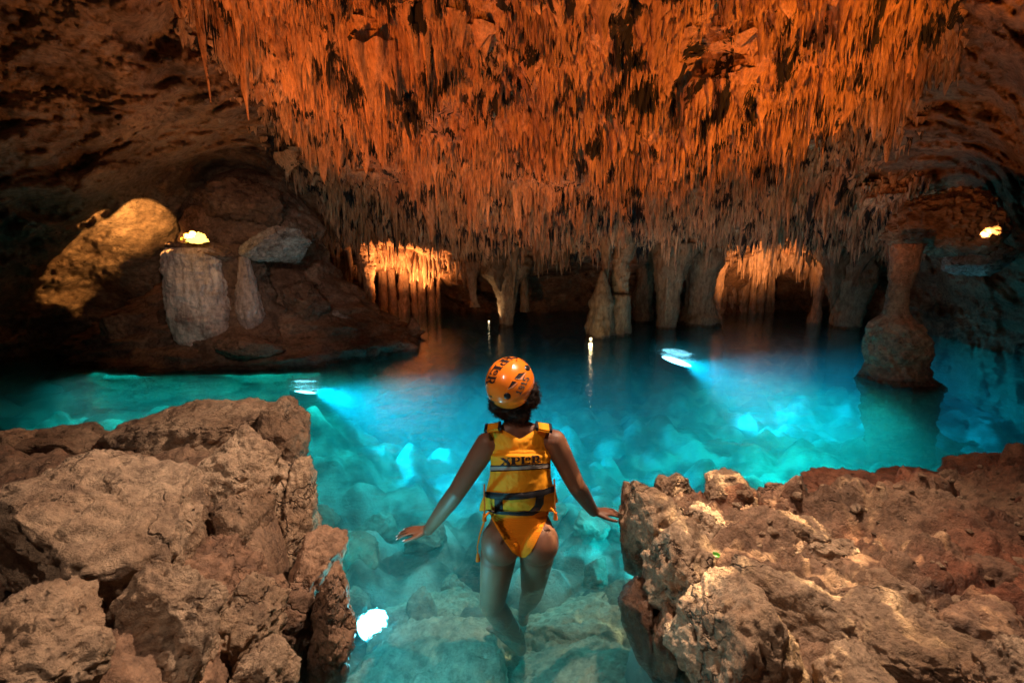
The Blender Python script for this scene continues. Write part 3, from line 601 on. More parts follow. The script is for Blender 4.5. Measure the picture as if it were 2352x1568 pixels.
bpx(700, 1390, 1.60, (0.11, 0.22, 0.28), (0, 18, 0), 14, M_boul2, "dark wet rock at the waterline below the upright pale boulder", GL, d2=.06)
bpx(755, 1450, 1.42, (0.08, 0.17, 0.24), (0, 12, 10), 15, M_boul2, "greenish grey rock slab standing beside the bright underwater lamp", GL, d2=.05)
bpx(480, 1380, 1.35, (0.22, 0.2, 0.2), (0, 0, 30), 16, M_boul2, "dark rock filling the gap under the left bank's boulders", GL)
bpx(620, 1500, 1.40, (0.2, 0.2, 0.3), (0, 0, 10), 17, M_boul2, "dark brown rock in the shadow above the steps at left", GL)
bpx(300, 1560, 1.0, (0.25, 0.2, 0.2), (0, 0, 10), 18, M_boul2, "dark rock below the big square edged boulder", GL, sub=5)
GR = "boulders on the right bank"
bpx(1495, 1235, 1.95, (0.17, 0.22, 0.30), (0, -8, -12), 31, M_boul, "smooth rounded tan boulder nearest the swimmer's right hand", GR, box=2.6, d2=.02, cuts=9)
bpx(1545, 1135, 2.25, (0.13, 0.12, 0.12), (0, 0, 20), 32, M_boul, "knobbly pale rock at the far tip of the right bank", GR, d2=.06)
bpx(1670, 1140, 2.2, (0.17, 0.15, 0.11), (0, 6, 0), 33, M_boul, "pale rock with a golden light patch on the right bank's far edge", GR)
bpx(1800, 1155, 2.2, (0.17, 0.14, 0.09), (0, 4, 10), 34, M_boul2, "low brown rock between the pale one and the dark red slabs", GR, strat=.05)
bpx(1990, 1150, 2.25, (0.28, 0.18, 0.12), (0, 4, -8), 35, M_red, "layered brown slab midway along the right bank's far edge", GR, strat=.08)
bpx(2090, 1105, 2.55, (0.28, 0.15, 0.07), (0, 2, 0), 36, M_red, "flat dark red slab at the water behind the layered slab", GR, strat=.06)
bpx(2130, 1150, 2.2, (0.15, 0.15, 0.13), (0, 0, 40), 37, M_red, "rough brown rock with pale pink glints on the right bank", GR)
bpx(2265, 1105, 2.35, (0.18, 0.15, 0.15), (0, 0, 10), 38, M_red, "round topped dark brown rock at the far right of the bank", GR)
bpx(2320, 1190, 2.05, (0.15, 0.15, 0.13), (0, 10, 10), 39, M_red, "cracked brown rock at the photo's right edge", GR)
bpx(2200, 1250, 1.9, (0.22, 0.15, 0.12), (0, 5, 20), 40, M_red, "dark red brown rock in the shade of the right bank", GR)
bpx(1560, 1350, 1.60, (0.16, 0.2, 0.24), (0, -12, 10), 41, M_boul, "upright tan boulder with a sunlit top beside the green leaf", GR, cuts=12)
bpx(1640, 1230, 1.88, (0.18, 0.16, 0.12), (0, 6, 30), 42, M_boul, "crusty tan rock with bright dapples behind the green leaf", GR, d2=.06)
bpx(1825, 1215, 1.88, (0.15, 0.10, 0.07), (0, 10, -20), 43, M_boul, "greyish flat rock with a shaded underside on the right bank", GR)
bpx(1655, 1490, 1.22, (0.13, 0.22, 0.26), (0, -14, 18), 44, M_boul, "tall light tan boulder at the bottom beside the steps on the right", GR, cuts=10, box=4)
bpx(1860, 1440, 1.30, (0.26, 0.17, 0.12), (4, 16, -30), 45, M_boul, "long tan slab lying across the right bank's foreground", GR, cuts=14)
bpx(2120, 1500, 1.15, (0.28, 0.18, 0.12), (0, 10, -30), 46, M_boul, "broad blurred brown rock in the right foreground", GR)
bpx(2340, 1560, 0.88, (0.09, 0.10, 0.10), (0, 0, 0), 47, M_boul, "blurred grey brown rock in the bottom right corner", GR)
bpx(1540, 1480, 1.45, (0.07, 0.12, 0.13), (0, 0, 0), 48, M_boul2, "small wet brown rock at the foot of the right bank near the steps", GR, sub=5)
bpx(1480, 1440, 1.62, (0.08, 0.16, 0.22), (0, -10, 0), 49, M_boul2, "submerged brown rock right of the steps", GR, sub=5)
bpx(1720, 1330, 1.55, (0.13, 0.12, 0.09), (0, 0, 30), 50, M_boul2, "small dark rock right of the green leaf", GR, sub=5)
bpx(1990, 1330, 1.6, (0.2, 0.15, 0.06), (0, 3, 30), 51, M_boul2, "low lumpy brown rock in the middle of the right bank", GR, sub=5)
rs5 = np.random.RandomState(21); nk = 0
for (px_, py_, Yb, sx_, lab) in ((1740, 1260, 1.85, .10, "small dark knobbly rock behind the greyish flat one"), (1910, 1270, 1.8, .13, "low reddish rock right of the greyish flat one"), (1985, 1215, 2.0, .15, "pinkish worn rock below the layered slab"), (2080, 1300, 1.75, .12, "dark rust coloured lump left of the shaded red brown rock"),
  (1790, 1390, 1.45, .11, "brown lump above the long tan slab"), (1940, 1400, 1.45, .13, "rust stained rock right of the long tan slab's top"), (2060, 1390, 1.45, .12, "worn brown rock in the middle foreground of the right bank"), (2180, 1380, 1.5, .16, "wide pale brown rock at right, below the rust coloured lump"), (2290, 1340, 1.55, .13, "dark rock near the photo's right edge, below the cracked one"),
  (1760, 1545, 1.1, .09, "blurred tan rock at the bottom edge right of the tall light boulder"), (1960, 1560, 1.05, .12, "blurred dark rock at the bottom edge below the long slab"), (2250, 1450, 1.25, .13, "pale blurred rock above the bottom right corner"), (1600, 1290, 1.75, .07, "small dark crusty rock touching the leaf boulder's top"), (1700, 1215, 1.98, .08, "small golden lit rock in the dapples, far tip of the right bank"), (2180, 1180, 2.15, .09, "orange brown rock beside the round topped one")):
    nk += 1; bpx(px_, py_, Yb, (sx_, sx_ * .75, sx_ * rs5.uniform(.5, .8)), tuple(rs5.uniform(-15, 15, 3) * np.array([1, 1, 3])), 400 + nk, M_boul if nk % 3 else M_boul2, lab, GR, sub=5, d2=.06)
boulder("ledge_rock", P(480, 578, 6.10), (0.46, 0.30, 0.11), (0, 3, 5), 66, M_mound, "dark knobbly ledge above the pale pillars, carrying the glowing lamp", cat="rock ledge", sub=6, d2=.14, d1=.25, cuts=20, keep=.5)
boulder("mound_rock", P(560, 800, 5.75), (0.5, 0.3, 0.16), (0, 6, 0), 67, M_mound, "low dark brown rock at the waterline below the narrow pale pillar", "dark rocks round the mound's foot", cat="rock", sub=5, d2=.1)
boulder("mound_rock", P(330, 760, 6.3), (0.42, 0.3, 0.30), (0, 0, 20), 68, M_mound, "dark brown rock at the waterline left of the wide pale pillar", "dark rocks round the mound's foot", cat="rock", sub=5, d2=.1)
boulder("mound_rock", P(700, 700, 6.6), (0.45, 0.3, 0.28), (0, 25, 0), 69, M_mound, "dark rough rock on the mound's right slope under the overhang", "dark rocks round the mound's foot", cat="rock", sub=5, d2=.1)
boulder("mound_rock", P(560, 470, 6.8), (0.55, 0.3, 0.30), (0, 12, 0), 75, M_mound, "dark rock shelf high on the mound above the glowing lamp", "dark rocks round the mound's foot", cat="rock", sub=5, d2=.1, strat=.05)
# others
boulder("overhang_rock", P(640, 558, 6.25), (0.46, 0.34, 0.24), (0, 8, 0), 160, M_crys, "pale grey jagged rock overhanging the mound at its upper right", cat="rock", cuts=14, box=5, d2=.03, strat=.03, d1=.12, keep=.42)
boulder("shore_rock", P(948, 752, 8.0), (0.15, 0.16, 0.19), (0, 0, 10), 61, M_mound, "small dark square rock at the tip of the mound's slope in the water", cat="rock", sub=4)
boulder("crusted_rock", P(768, 738, 6.75), (0.27, 0.15, 0.13), (0, -8, 10), 62, M_crys, "small white crusted rock on the mound's lower slope", cat="rock", d2=.12, sub=5)
boulder("crusted_rock", P(2235, 590, 6.0), (0.36, 0.3, 0.2), (0, 8, 0), 63, M_crys, "dim grey jagged rock below the lamp on the right wall", cat="rock", d2=.1, sub=5)
# pebbles on the dirt of both banks: scattered small stones, one mass
# ------------------------------------------------------------------ cave floor: lake bed and the two banks in one sheet
def poly_world(pp, z): return [tuple(G(a, b, z)[:2]) for a, b in pp]
PL = poly_world([(-900, 960), (0, 1035), (290, 1045), (420, 985), (600, 960), (650, 1090), (640, 1240), (560, 1330), (480, 1450), (420, 1700), (350, 2600), (-2200, 2600)], 0.36)
PR = poly_world([(1530, 1150), (1640, 1130), (1860, 1135), (2000, 1120), (2300, 1100), (2700, 1060), (3400, 1060), (4600, 2700), (1760, 2700), (1680, 1800), (1640, 1500), (1560, 1330), (1500, 1230)], 0.16)
nt_, ny_ = 760, 620
tt = np.linspace(-1, 1, nt_); yy = 0.25 * (15.5 / 0.25) ** np.linspace(0, 1, ny_)
TT, YY = np.meshgrid(tt, yy, indexing='ij'); XX = TT * (YY + 1.1) * 1.65
def floor_z(X, Y):
    q = np.stack([X, Y, X * 0], -1)
    vr = voro(np.stack([X * 2.2, Y * 2.2, X * 0 + .5], -1) + fbm(q * 1.5, 2)[..., None] * .3)
    stones = (0.22 * vr[2] + 0.10) * sstep(0.75, 0.15, vr[0]) 
    vr2 = voro(np.stack([X * 5, Y * 5, X * 0 + .5], -1) + fbm(q * 3, 2)[..., None] * .3)
    stones = stones + 0.07 * vr2[2] * sstep(0.8, 0.2, vr2[0])
    bed = -1.0 - 0.35 * sstep(2.6, 5.5, Y) + 0.22 * fbm(q * 0.6, 3) + stones + 0.03 * fbm(q * 6, 4)
    # shallow shelf along the left shore and by the mound
    bed = bed + 0.80 * sstep(-1.0, -3.0, X + 0.25 * (Y - 5)) * sstep(3.2, 5.5, Y) + 0.5 * sstep(9.0, 12, Y)
    bed = bed + 0.10 * sstep(1.8, 3.4, X) * sstep(2.2, 3.2, Y) * sstep(7, 5, Y)
    dl = dist_poly(X + 0.06 * noise(q * 4), Y + 0.06 * noise(q * 4 + 7), PL); dr = dist_poly(X + 0.06 * noise(q * 4 + 3), Y + 0.06 * noise(q * 4 + 9), PR)
    rough = 0.05 * ridged(q * 2.0, 5, 0.55) + 0.02 * fbm(q * 9, 4, .6) - 0.02 * sstep(.4, .1, voro(q * 12)[0])
    v3 = voro(q * np.array([3.0, 4.2, 1]) + fbm(q * 2, 3)[..., None] * .35); blocks = 0.13 * (v3[2] - .35) * sstep(0.0, 0.22, v3[1] - v3[0])
    wl_ = sstep(0.16, -0.06, dl); wr_ = sstep(0.16, -0.06, dr)
    zl = 0.25 + rough * .8 + 0.10 * sstep(1.0, 2.2, Y) * 1 + blocks * .3
    zr = 0.07 + rough * 1.7 + blocks * 1.5 + 0.10 * sstep(1.2, 3.0, X)
    z = bed * (1 - wl_) + zl * wl_; z = z * (1 - wr_) + zr * wr_
    return z
ZZ = floor_z(XX, YY)
tag(link("cave_floor", mesh_arrays("cave_floor", np.stack([XX, YY, ZZ], -1).reshape(-1, 3), grid_faces(nt_, ny_)), None), kind="structure")
fl = bpy.data.objects["cave_floor"]
# one material: earthy rock above the waterline, pale lake rock below
mf = M_dirt.copy(); mf.name = "floor_rock"; nt = mf.node_tree; b = nt.nodes["Principled BSDF"]
src = b.inputs["Base Color"].links[0].from_socket
g_ = N(nt, "ShaderNodeNewGeometry"); sx = N(nt, "ShaderNodeSeparateXYZ"); nt.links.new(g_.outputs["Position"], sx.inputs[0])
mr = N(nt, "ShaderNodeMapRange"); mr.inputs["From Min"].default_value = -0.25; mr.inputs["From Max"].default_value = 0.02; nt.links.new(sx.outputs["Z"], mr.inputs["Value"])
nzz = N(nt, "ShaderNodeTexNoise"); nzz.inputs["Scale"].default_value = 2.2; nzz.inputs["Detail"].default_value = 6; nt.links.new(g_.outputs["Position"], nzz.inputs["Vector"])
pal = ramp(nt, nzz.outputs["Fac"], [(0.40, (0.03, 0.03, 0.025)), (0.48, (0.13, 0.125, 0.10)), (0.60, (0.42, 0.40, 0.34))])  # lake rock tones, contrast raised to stand in for caustic light
ns_ = N(nt, "ShaderNodeTexNoise"); ns_.inputs["Scale"].default_value = 1.1; ns_.inputs["Detail"].default_value = 5; nt.links.new(g_.outputs["Position"], ns_.inputs["Vector"])
rx = N(nt, "ShaderNodeMapRange"); rx.inputs["From Min"].default_value = 0.9; rx.inputs["From Max"].default_value = 2.6; rx.inputs["To Max"].default_value = .22; nt.links.new(sx.outputs["X"], rx.inputs["Value"])
sa = N(nt, "ShaderNodeMath", operation='ADD'); nt.links.new(ns_.outputs["Fac"], sa.inputs[0]); nt.links.new(rx.outputs[0], sa.inputs[1])
stain = ramp(nt, sa.outputs[0], [(0.56, (0, 0, 0)), (0.66, (.75, .75, .75))]); src = mixc(nt, stain, src, mixc(nt, 1.0, src, (0.85, 0.38, 0.26), 'MULTIPLY'))
nt.links.new(mixc(nt, mr.outputs[0], pal, src), b.inputs["Base Color"]); fl.data.materials.append(mf)

# submerged steps
M_step = rock_mat("step_stone", (0.40, 0.34, 0.25), (0.70, 0.62, 0.48), (0.10, 0.085, 0.06), bump=0.9, darkamt=0.7, dark_scale=2.5, s=1.3, pits=0.6, dist=0.03, dark_w=0.15)
GS = "submerged stone steps"
boulder("stone_step", (-0.47, 1.80, -0.94), (0.44, 0.46, 0.34), (0, 0, 3), 70, M_step, "left slab of the upper submerged step, beside the bright lamp", GS, cat="stone step", box=7, cuts=5, d1=.05, keep=.85)
boulder("stone_step", (0.42, 1.80, -0.955), (0.43, 0.46, 0.34), (0, 0, -3), 71, M_step, "right slab of the upper submerged step, under the swimmer's foot", GS, cat="stone step", box=7, cuts=5, d1=.05, keep=.85)
boulder("stone_step", (-0.35, 2.52, -1.06), (0.5, 0.30, 0.28), (0, 0, -6), 72, M_step, "second submerged step behind the left slab", GS, cat="stone step", box=5, cuts=8, d1=.08, keep=.8)
boulder("stone_step", (0.55, 2.52, -1.06), (0.5, 0.30, 0.28), (0, 0, 8), 73, M_step, "second submerged step behind the right slab", GS, cat="stone step", box=5, cuts=8, d1=.08, keep=.8)
boulder("stone_step", (0.02, 1.20, -0.44), (0.75, 0.22, 0.25), (0, 0, 2), 74, M_step, "topmost step just under the water at the photo's bottom edge", GS, cat="stone step", box=7, cuts=5, d1=.05, keep=.85)
LB = ['ahead of her left hand, nearer', 'beside her left forearm', 'beyond her right elbow, nearer', 'beyond her right elbow, farther', 'left of her shoulder, farther away', 'hidden beyond her right upper arm', 'below her right hand', 'left of her hip', 'just below her left hand', 'between her left arm and hip', 'by the left bank, beyond its waterside boulder', 'between her hip and right hand']
for k, (px_, py_, Yb, s_) in enumerate([(860, 1180, 3.0, .2), (1000, 1150, 3.2, .22), (1340, 1120, 3.3, .2), (1420, 1060, 3.6, .25), (900, 1060, 3.9, .3), (1250, 1080, 3.8, .2), (1390, 1300, 2.6, .18), (1000, 1330, 2.5, .2), (860, 1290, 2.6, .16), (1060, 1230, 2.9, .14), (780, 1130, 3.2, .2), (1350, 1210, 2.9, .15)]):
    Yb2 = Yb; q = P(px_, py_, Yb2)
    boulder("sunken_rock", (q[0] * 1.15, Yb2, float(floor_z(np.array([q[0] * 1.15]), np.array([Yb2]))[0]) + s_ * .3), (s_, s_ * .8, s_ * .6), (10 * k, 7 * k, 40 * k), 80 + k, M_bed, f"pale submerged rock on the lake bed, {LB[k]}", "pale rocks on the lake bed", cat="rock", sub=5)

# small loose stones on the banks
rs3 = np.random.RandomState(3); Vs, Fs, off = [], [], 0; v0, f0 = ico(2)
for k in range(900):
    if k % 3: x = rs3.uniform(0.5, 3.6); y = rs3.uniform(0.5, 2.5); pol = PR
    else: x = rs3.uniform(-3.4, -0.6); y = rs3.uniform(0.5, 2.6); pol = PL
    if dist_poly(np.array([x]), np.array([y]), pol)[0] > -0.05: continue
    s_ = min(rs3.exponential(0.006), .022) + 0.004; q = v0 * (1 + 0.8 * noise(v0 * 1.1 + k * 2.7)[:, None]) * s_ * np.array([1.2, 1, .7])
    q = q + np.array([x, y, float(floor_z(np.array([x]), np.array([y]))[0]) + s_ * .3]); Vs.append(q); Fs.append(f0 + off); off += len(v0)
tag(link("loose_stones", mesh_arrays("loose_stones", np.concatenate(Vs), np.concatenate(Fs)), M_boul), "small loose stones scattered over the earth of both banks", "stones", kind="stuff")

# ------------------------------------------------------------------ water
mw = bpy.data.materials.new("water"); mw.use_nodes = True; nt = mw.node_tree; nt.nodes.clear(); L = nt.links
out = N(nt, "ShaderNodeOutputMaterial"); tr = N(nt, "ShaderNodeBsdfTransparent"); gl = N(nt, "ShaderNodeBsdfGlossy"); gl.inputs["Roughness"].default_value = 0.03
rf = N(nt, "ShaderNodeBsdfRefraction"); rf.inputs["IOR"].default_value = 1.06; rf.inputs["Roughness"].default_value = 0.0
geo = N(nt, "ShaderNodeNewGeometry")
def wn_(scale, st, det=4, dis=0.5):
    mp = N(nt, "ShaderNodeMapping"); mp.inputs["Scale"].default_value = st; L.new(geo.outputs["Position"], mp.inputs[0])
    n = N(nt, "ShaderNodeTexNoise"); n.inputs["Scale"].default_value = scale; n.inputs["Detail"].default_value = det; n.inputs["Distortion"].default_value = dis; L.new(mp.outputs[0], n.inputs["Vector"]); return n.outputs["Fac"]
ad = N(nt, "ShaderNodeMath", operation='MULTIPLY_ADD'); L.new(wn_(10, (1, 1.6, 1), 4, 1.2), ad.inputs[0]); ad.inputs[1].default_value = 0.35; L.new(wn_(2.2, (1, 1.6, 1), 3, 0.8), ad.inputs[2])
# faint rings spreading from the swimmer
vd = N(nt, "ShaderNodeVectorMath", operation='DISTANCE'); vd.inputs[1].default_value = (0.04, 1.9, 0.0); L.new(geo.outputs["Position"], vd.inputs[0])
ms = N(nt, "ShaderNodeMath", operation='MULTIPLY'); L.new(vd.outputs["Value"], ms.inputs[0]); ms.inputs[1].default_value = 48.0
sn = N(nt, "ShaderNodeMath", operation='SINE'); L.new(ms.outputs[0], sn.inputs[0])
fo = N(nt, "ShaderNodeMapRange"); fo.inputs["From Min"].default_value = 0.15; fo.inputs["From Max"].default_value = 1.3; fo.inputs["To Min"].default_value = 0.10; fo.inputs["To Max"].default_value = 0.0; L.new(vd.outputs["Value"], fo.inputs["Value"])
rg = N(nt, "ShaderNodeMath", operation='MULTIPLY_ADD'); L.new(sn.outputs[0], rg.inputs[0]); L.new(fo.outputs[0], rg.inputs[1]); L.new(ad.outputs[0], rg.inputs[2]); ad = rg
bp = N(nt, "ShaderNodeBump"); bp.inputs["Strength"].default_value = 0.22; bp.inputs["Distance"].default_value = 0.06; L.new(ad.outputs[0], bp.inputs["Height"])
bp2 = N(nt, "ShaderNodeBump"); bp2.inputs["Strength"].default_value = 1.0; bp2.inputs["Distance"].default_value = 0.18; L.new(ad.outputs[0], bp2.inputs["Height"])
L.new(bp.outputs[0], gl.inputs["Normal"]); L.new(bp2.outputs[0], rf.inputs["Normal"])
fr = N(nt, "ShaderNodeFresnel"); fr.inputs["IOR"].default_value = 1.33; L.new(bp.outputs[0], fr.inputs["Normal"])
m1 = N(nt, "ShaderNodeMixShader"); m1.inputs[0].default_value = REFR; L.new(tr.outputs[0], m1.inputs[1]); L.new(rf.outputs[0], m1.inputs[2])
m2 = N(nt, "ShaderNodeMixShader"); L.new(fr.outputs[0], m2.inputs[0]); L.new(m1.outputs[0], m2.inputs[1]); L.new(gl.outputs[0], m2.inputs[2]); L.new(m2.outputs[0], out.inputs["Surface"])
vab = N(nt, "ShaderNodeVolumeAbsorption"); vab.inputs["Color"].default_value = (0.0, 0.86, 0.93, 1); vab.inputs["Density"].default_value = 0.40
vsc = N(nt, "ShaderNodeVolumeScatter"); vsc.inputs["Color"].default_value = (0.015, 0.95, 1.0, 1); vsc.inputs["Density"].default_value = 0.08; vsc.inputs["Anisotropy"].default_value = 0.2
va_ = N(nt, "ShaderNodeAddShader"); L.new(vab.outputs[0], va_.inputs[0]); L.new(vsc.outputs[0], va_.inputs[1]); L.new(va_.outputs[0], out.inputs["Volume"])
bm = bmesh.new(); bmesh.ops.create_cube(bm, size=1.0)
for v in bm.verts: v.co = Vector((v.co.x * 40, v.co.y * 22 + 8, (v.co.z - 0.5) * 4))
me = bpy.data.meshes.new("lake_water"); bm.to_mesh(me); bm.free(); tag(link("lake_water", me, mw), kind="structure")
# ------------------------------------------------------------------ swimmer
def c1(x, y): return ((1500 + x * .4783) * .57422, (1350 + y * .4783) * .57422)
def c2(x, y): return ((1500 + x * .4982) * .57422, (1950 + y * .4982) * .57422)
def ch(x, y): return ((1880 + x * .19127) * .57422, (1400 + y * .19127) * .57422)
M_skin = plain_mat("brown_skin", (0.20, 0.088, 0.054), 0.48, 0.45, bump=0.25, bscale=350, sss=0.06, var=0.12)
M_helm = plain_mat("orange_helmet_shell", (0.93, 0.23, 0.02), 0.22, 0.5, bump=0.02, bscale=30, var=0.05, coat=0.5)
M_hair = plain_mat("black_curly_hair", (0.022, 0.012, 0.010), 0.7, 0.3, bump=0.5, bscale=200)
M_vest = plain_mat("orange_vest_cloth", (0.90, 0.35, 0.014), 0.75, 0.25, bump=0.35, bscale=500, var=0.08)
M_bik = plain_mat("orange_crochet_cloth", (0.85, 0.25, 0.01), 0.85, 0.2, bump=0.3, bscale=400, var=0.1)
M_blk = plain_mat("black_webbing", (0.012, 0.012, 0.018), 0.6, 0.35, bump=0.3, bscale=600)
M_ink = plain_mat("black_print", (0.025, 0.014, 0.016), 0.5, 0.3)
M_ink2 = plain_mat("dark_grey_number_print", (0.06, 0.09, 0.09), 0.5, 0.3)
M_refl = plain_mat("grey_reflective_tape", (0.32, 0.29, 0.29), 0.4, 0.5, bump=0.1, bscale=300)
M_nail = plain_mat("pale_nail_polish", (0.75, 0.72, 0.75), 0.25, 0.5)
M_cord = plain_mat("orange_cord", (0.75, 0.16, 0.015), 0.8, 0.2)
M_rub = plain_mat("black_plastic", (0.012, 0.012, 0.016), 0.35, 0.5)

acc_v, acc_f = [], []
def put(v, f):
    off = sum(len(a) for a in acc_v); acc_v.append(np.asarray(v, float)); acc_f.append(np.asarray(f) + off)
def frame_(axis, hint=(0, 0, 1)):
    a = np.array(axis, float); a /= np.linalg.norm(a); h = np.array(hint, float)
    if abs(a @ h) > .97: h = np.array([1.0, 0, 0])
    x = np.cross(h, a); x /= np.linalg.norm(x); y = np.cross(a, x); return x, y, a
def cap(p0, r0, p1, r1, sq=1.0):
    p0 = np.array(p0, float); p1 = np.array(p1, float); x, y, a = frame_(p1 - p0); L_ = np.linalg.norm(p1 - p0)
    v, f = ico(4); t = v[:, 2]
    k_ = sstep(-.25, .25, t); r = r0 + (r1 - r0) * k_; pos = v[:, :1] * x * r[:, None] + v[:, 1:2] * y * (r * sq)[:, None] + a * (t * r)[:, None]
    pos = pos + k_[:, None] * (p1 - p0) + p0; put(pos, f)
def ell(c, r, ax=None):
    v, f = ico(4); p = v * np.array(r)
    if ax is not None: p = p @ np.array(ax)
    put(p + np.array(c), f)
def PP(px, py, Y): return np.array(P(px, py, Y), float)
# torso
ell(PP(1195, 1212, 1.93), (.150, .100, .105)); ell(PP(1152, 1244, 1.885), (.094, .098, .100)); ell(PP(1236, 1244, 1.885), (.094, .098, .100))
ell(PP(1195, 1160, 1.955), (.125, .085, .13)); ell(PP(1192, 1085, 1.97), (.132, .095, .16)); ell(PP(1190, 1030, 1.985), (.140, .085, .09))
cap(PP(1128, 1016, 1.975), .052, PP(1262, 1010, 1.975), .052)
cap(PP(1182, 955, 2.005), .050, PP(1187, 1010, 1.985), .062)
for x_, y_ in ((1134, 1006), (1256, 1002)): cap(PP(1186, 982, 1.985), .045, PP(x_, y_, 1.975), .038)
# head, turned a little to the right and up
Hc = PP(1182, 893, 2.03); hf = np.array([0.30, 0.92, 0.22]); hf /= np.linalg.norm(hf); hu = np.array([-0.24, -0.18, 0.95]); hr = np.cross(hf, hu); hr /= np.linalg.norm(hr); hu = np.cross(hr, hf)
HA = np.stack([hr, hf, hu])
def hp(x, y, z): return Hc + hr * x + hf * y + hu * z
ell(Hc, (.074, .092, .098), HA); ell(hp(0, .035, -.055), (.052, .055, .055), HA); ell(hp(0, .070, -.092), (.022, .02, .018), HA)
cap(hp(0, .086, .012), .009, hp(0, .104, -.022), .013); ell(hp(0, .088, -.056), (.024, .010, .006), HA); ell(hp(0, .086, -.066), (.022, .011, .007), HA)
ell(hp(.03, .078, .028), (.022, .012, .007), HA); ell(hp(-.03, .078, .028), (.022, .012, .007), HA)
for s in (-1, 1): ell(hp(s * .077, -.005, -.012), (.010, .020, .030), HA)
cap(hp(0, 0, -.06), .05, PP(1184, 965, 2.0), .05)
# legs
cap(PP(1146, 1268, 1.90), .088, PP(1130, 1386, 1.88), .058); kn = PP(1130, 1386, 1.88); an = PP(1190, 1462, 1.955)
cap(kn, .055, kn + (an - kn) * .35 + np.array([0, -.012, 0]), .056); cap(kn + (an - kn) * .35 + np.array([0, -.012, 0]), .055, an, .030)
fz = -0.56
heel = np.array([an[0] + .012, an[1] - .01, fz + .03]); toe = np.array([an[0] - .115, an[1] + .13, fz + .018])
cap(an, .031, heel, .030); cap(heel, .030, (heel + toe) / 2 + np.array([0, 0, .01]), .034, 1); cap((heel + toe) / 2 + np.array([0, 0, .008]), .034, toe, .026)
cap(an, .032, (heel + toe) / 2 + np.array([0, -.02, .02]), .028)
for k in range(5): cap(toe + np.array([-.022 + .011 * k, -.016 + .009 * k, 0]), .012 - .001 * k, toe + np.array([-.044 + .011 * k, .004 + .010 * k, -.005]), .010 - .001 * k)
cap(PP(1234, 1268, 1.90), .084, PP(1222, 1362, 2.10), .055); kn2 = PP(1222, 1362, 2.10); an2 = PP(1202, 1402, 2.42)
cap(kn2, .054, kn2 + (an2 - kn2) * .35, .052); cap(kn2 + (an2 - kn2) * .35, .052, an2, .030)
heel2 = an2 + np.array([0, -.01, -.06]); toe2 = heel2 + np.array([.03, .18, -.01]); cap(an2, .03, heel2, .03); cap(heel2, .03, toe2, .026)
for k in range(5): cap(toe2 + np.array([-.028 + .014 * k, -.005, 0]), .010, toe2 + np.array([-.028 + .014 * k, .026 - .003 * abs(k - 1), -.004]), .009)
# arms
nails = []
def arm(sh, el_, wr):
    sh, el_, wr = map(np.array, (sh, el_, wr))
    m = sh + (el_ - sh) * .35; cap(sh, .054, m, .051); cap(m, .051, el_, .042); m2 = el_ + (wr - el_) * .3
    cap(el_, .042, m2, .042); cap(m2, .042, wr, .027)
def hand(wr, f_, s_, bend=0.25):
    f_ = np.array(f_, float); f_ /= np.linalg.norm(f_); s_ = np.array(s_, float); s_ -= f_ * (s_ @ f_); s_ /= np.linalg.norm(s_); n_ = np.array([0, 0, 1.0]); n_ -= f_ * (n_ @ f_); n_ -= s_ * (n_ @ s_); n_ /= np.linalg.norm(n_)
    AX = np.stack([s_, f_, n_]); wr = np.array(wr)
    cap(wr, .024, wr + f_ * .03, .022)
    ell(wr + f_ * .050, (.036, .050, .014), AX); ell(wr + f_ * .035 + s_ * .014 - n_ * .004, (.022, .034, .015), AX)
    for off, ln, spread, r_ in ((.028, .072, .16, .0082), (.0095, .080, .03, .0085), (-.0095, .074, -.08, .0080), (-.027, .058, -.20, .0070)):
        p = wr + f_ * .078 + s_ * off + n_ * .002; ang = 0.10; cap(wr + f_ * .04 + s_ * off * .7, .011, p, .0095)
        for q in (.45, .30, .25):
            d = f_ * math.cos(spread) + s_ * math.sin(spread); d = d * math.cos(ang) - n_ * math.sin(ang)
            p2 = p + d * ln * q; cap(p, r_, p2, r_ * .92); p = p2; r_ *= .92; ang += bend * .5
        nails.append((p + n_ * r_ * .55 + d * .003, d, n_))
    p = wr + f_ * .028 + s_ * .026 - n_ * .004; ang = .62
    for ln, r_ in ((.034, .0125), (.030, .0105), (.024, .009)):
        d = f_ * math.cos(ang) + s_ * math.sin(ang); d = d - n_ * .12; d /= np.linalg.norm(d); p2 = p + d * ln; cap(p, r_, p2, r_ * .9); p = p2; ang -= .22
    nails.append((p + n_ * .006 + d * .003, d, n_))
wL = np.array(G(984, 1216, 0.045)); wR = np.array(G(1363, 1174, 0.085))
arm(PP(1118, 1020, 1.965), PP(1050, 1128, 1.93), wL); arm(PP(1274, 1014, 1.965), PP(1322, 1112, 1.97), wR)
hand(wL, (-1, .03, -.10), (-.1, -1, 0), .35); hand(wR, (1, .14, -.12), (.1, -1, 0), .35)

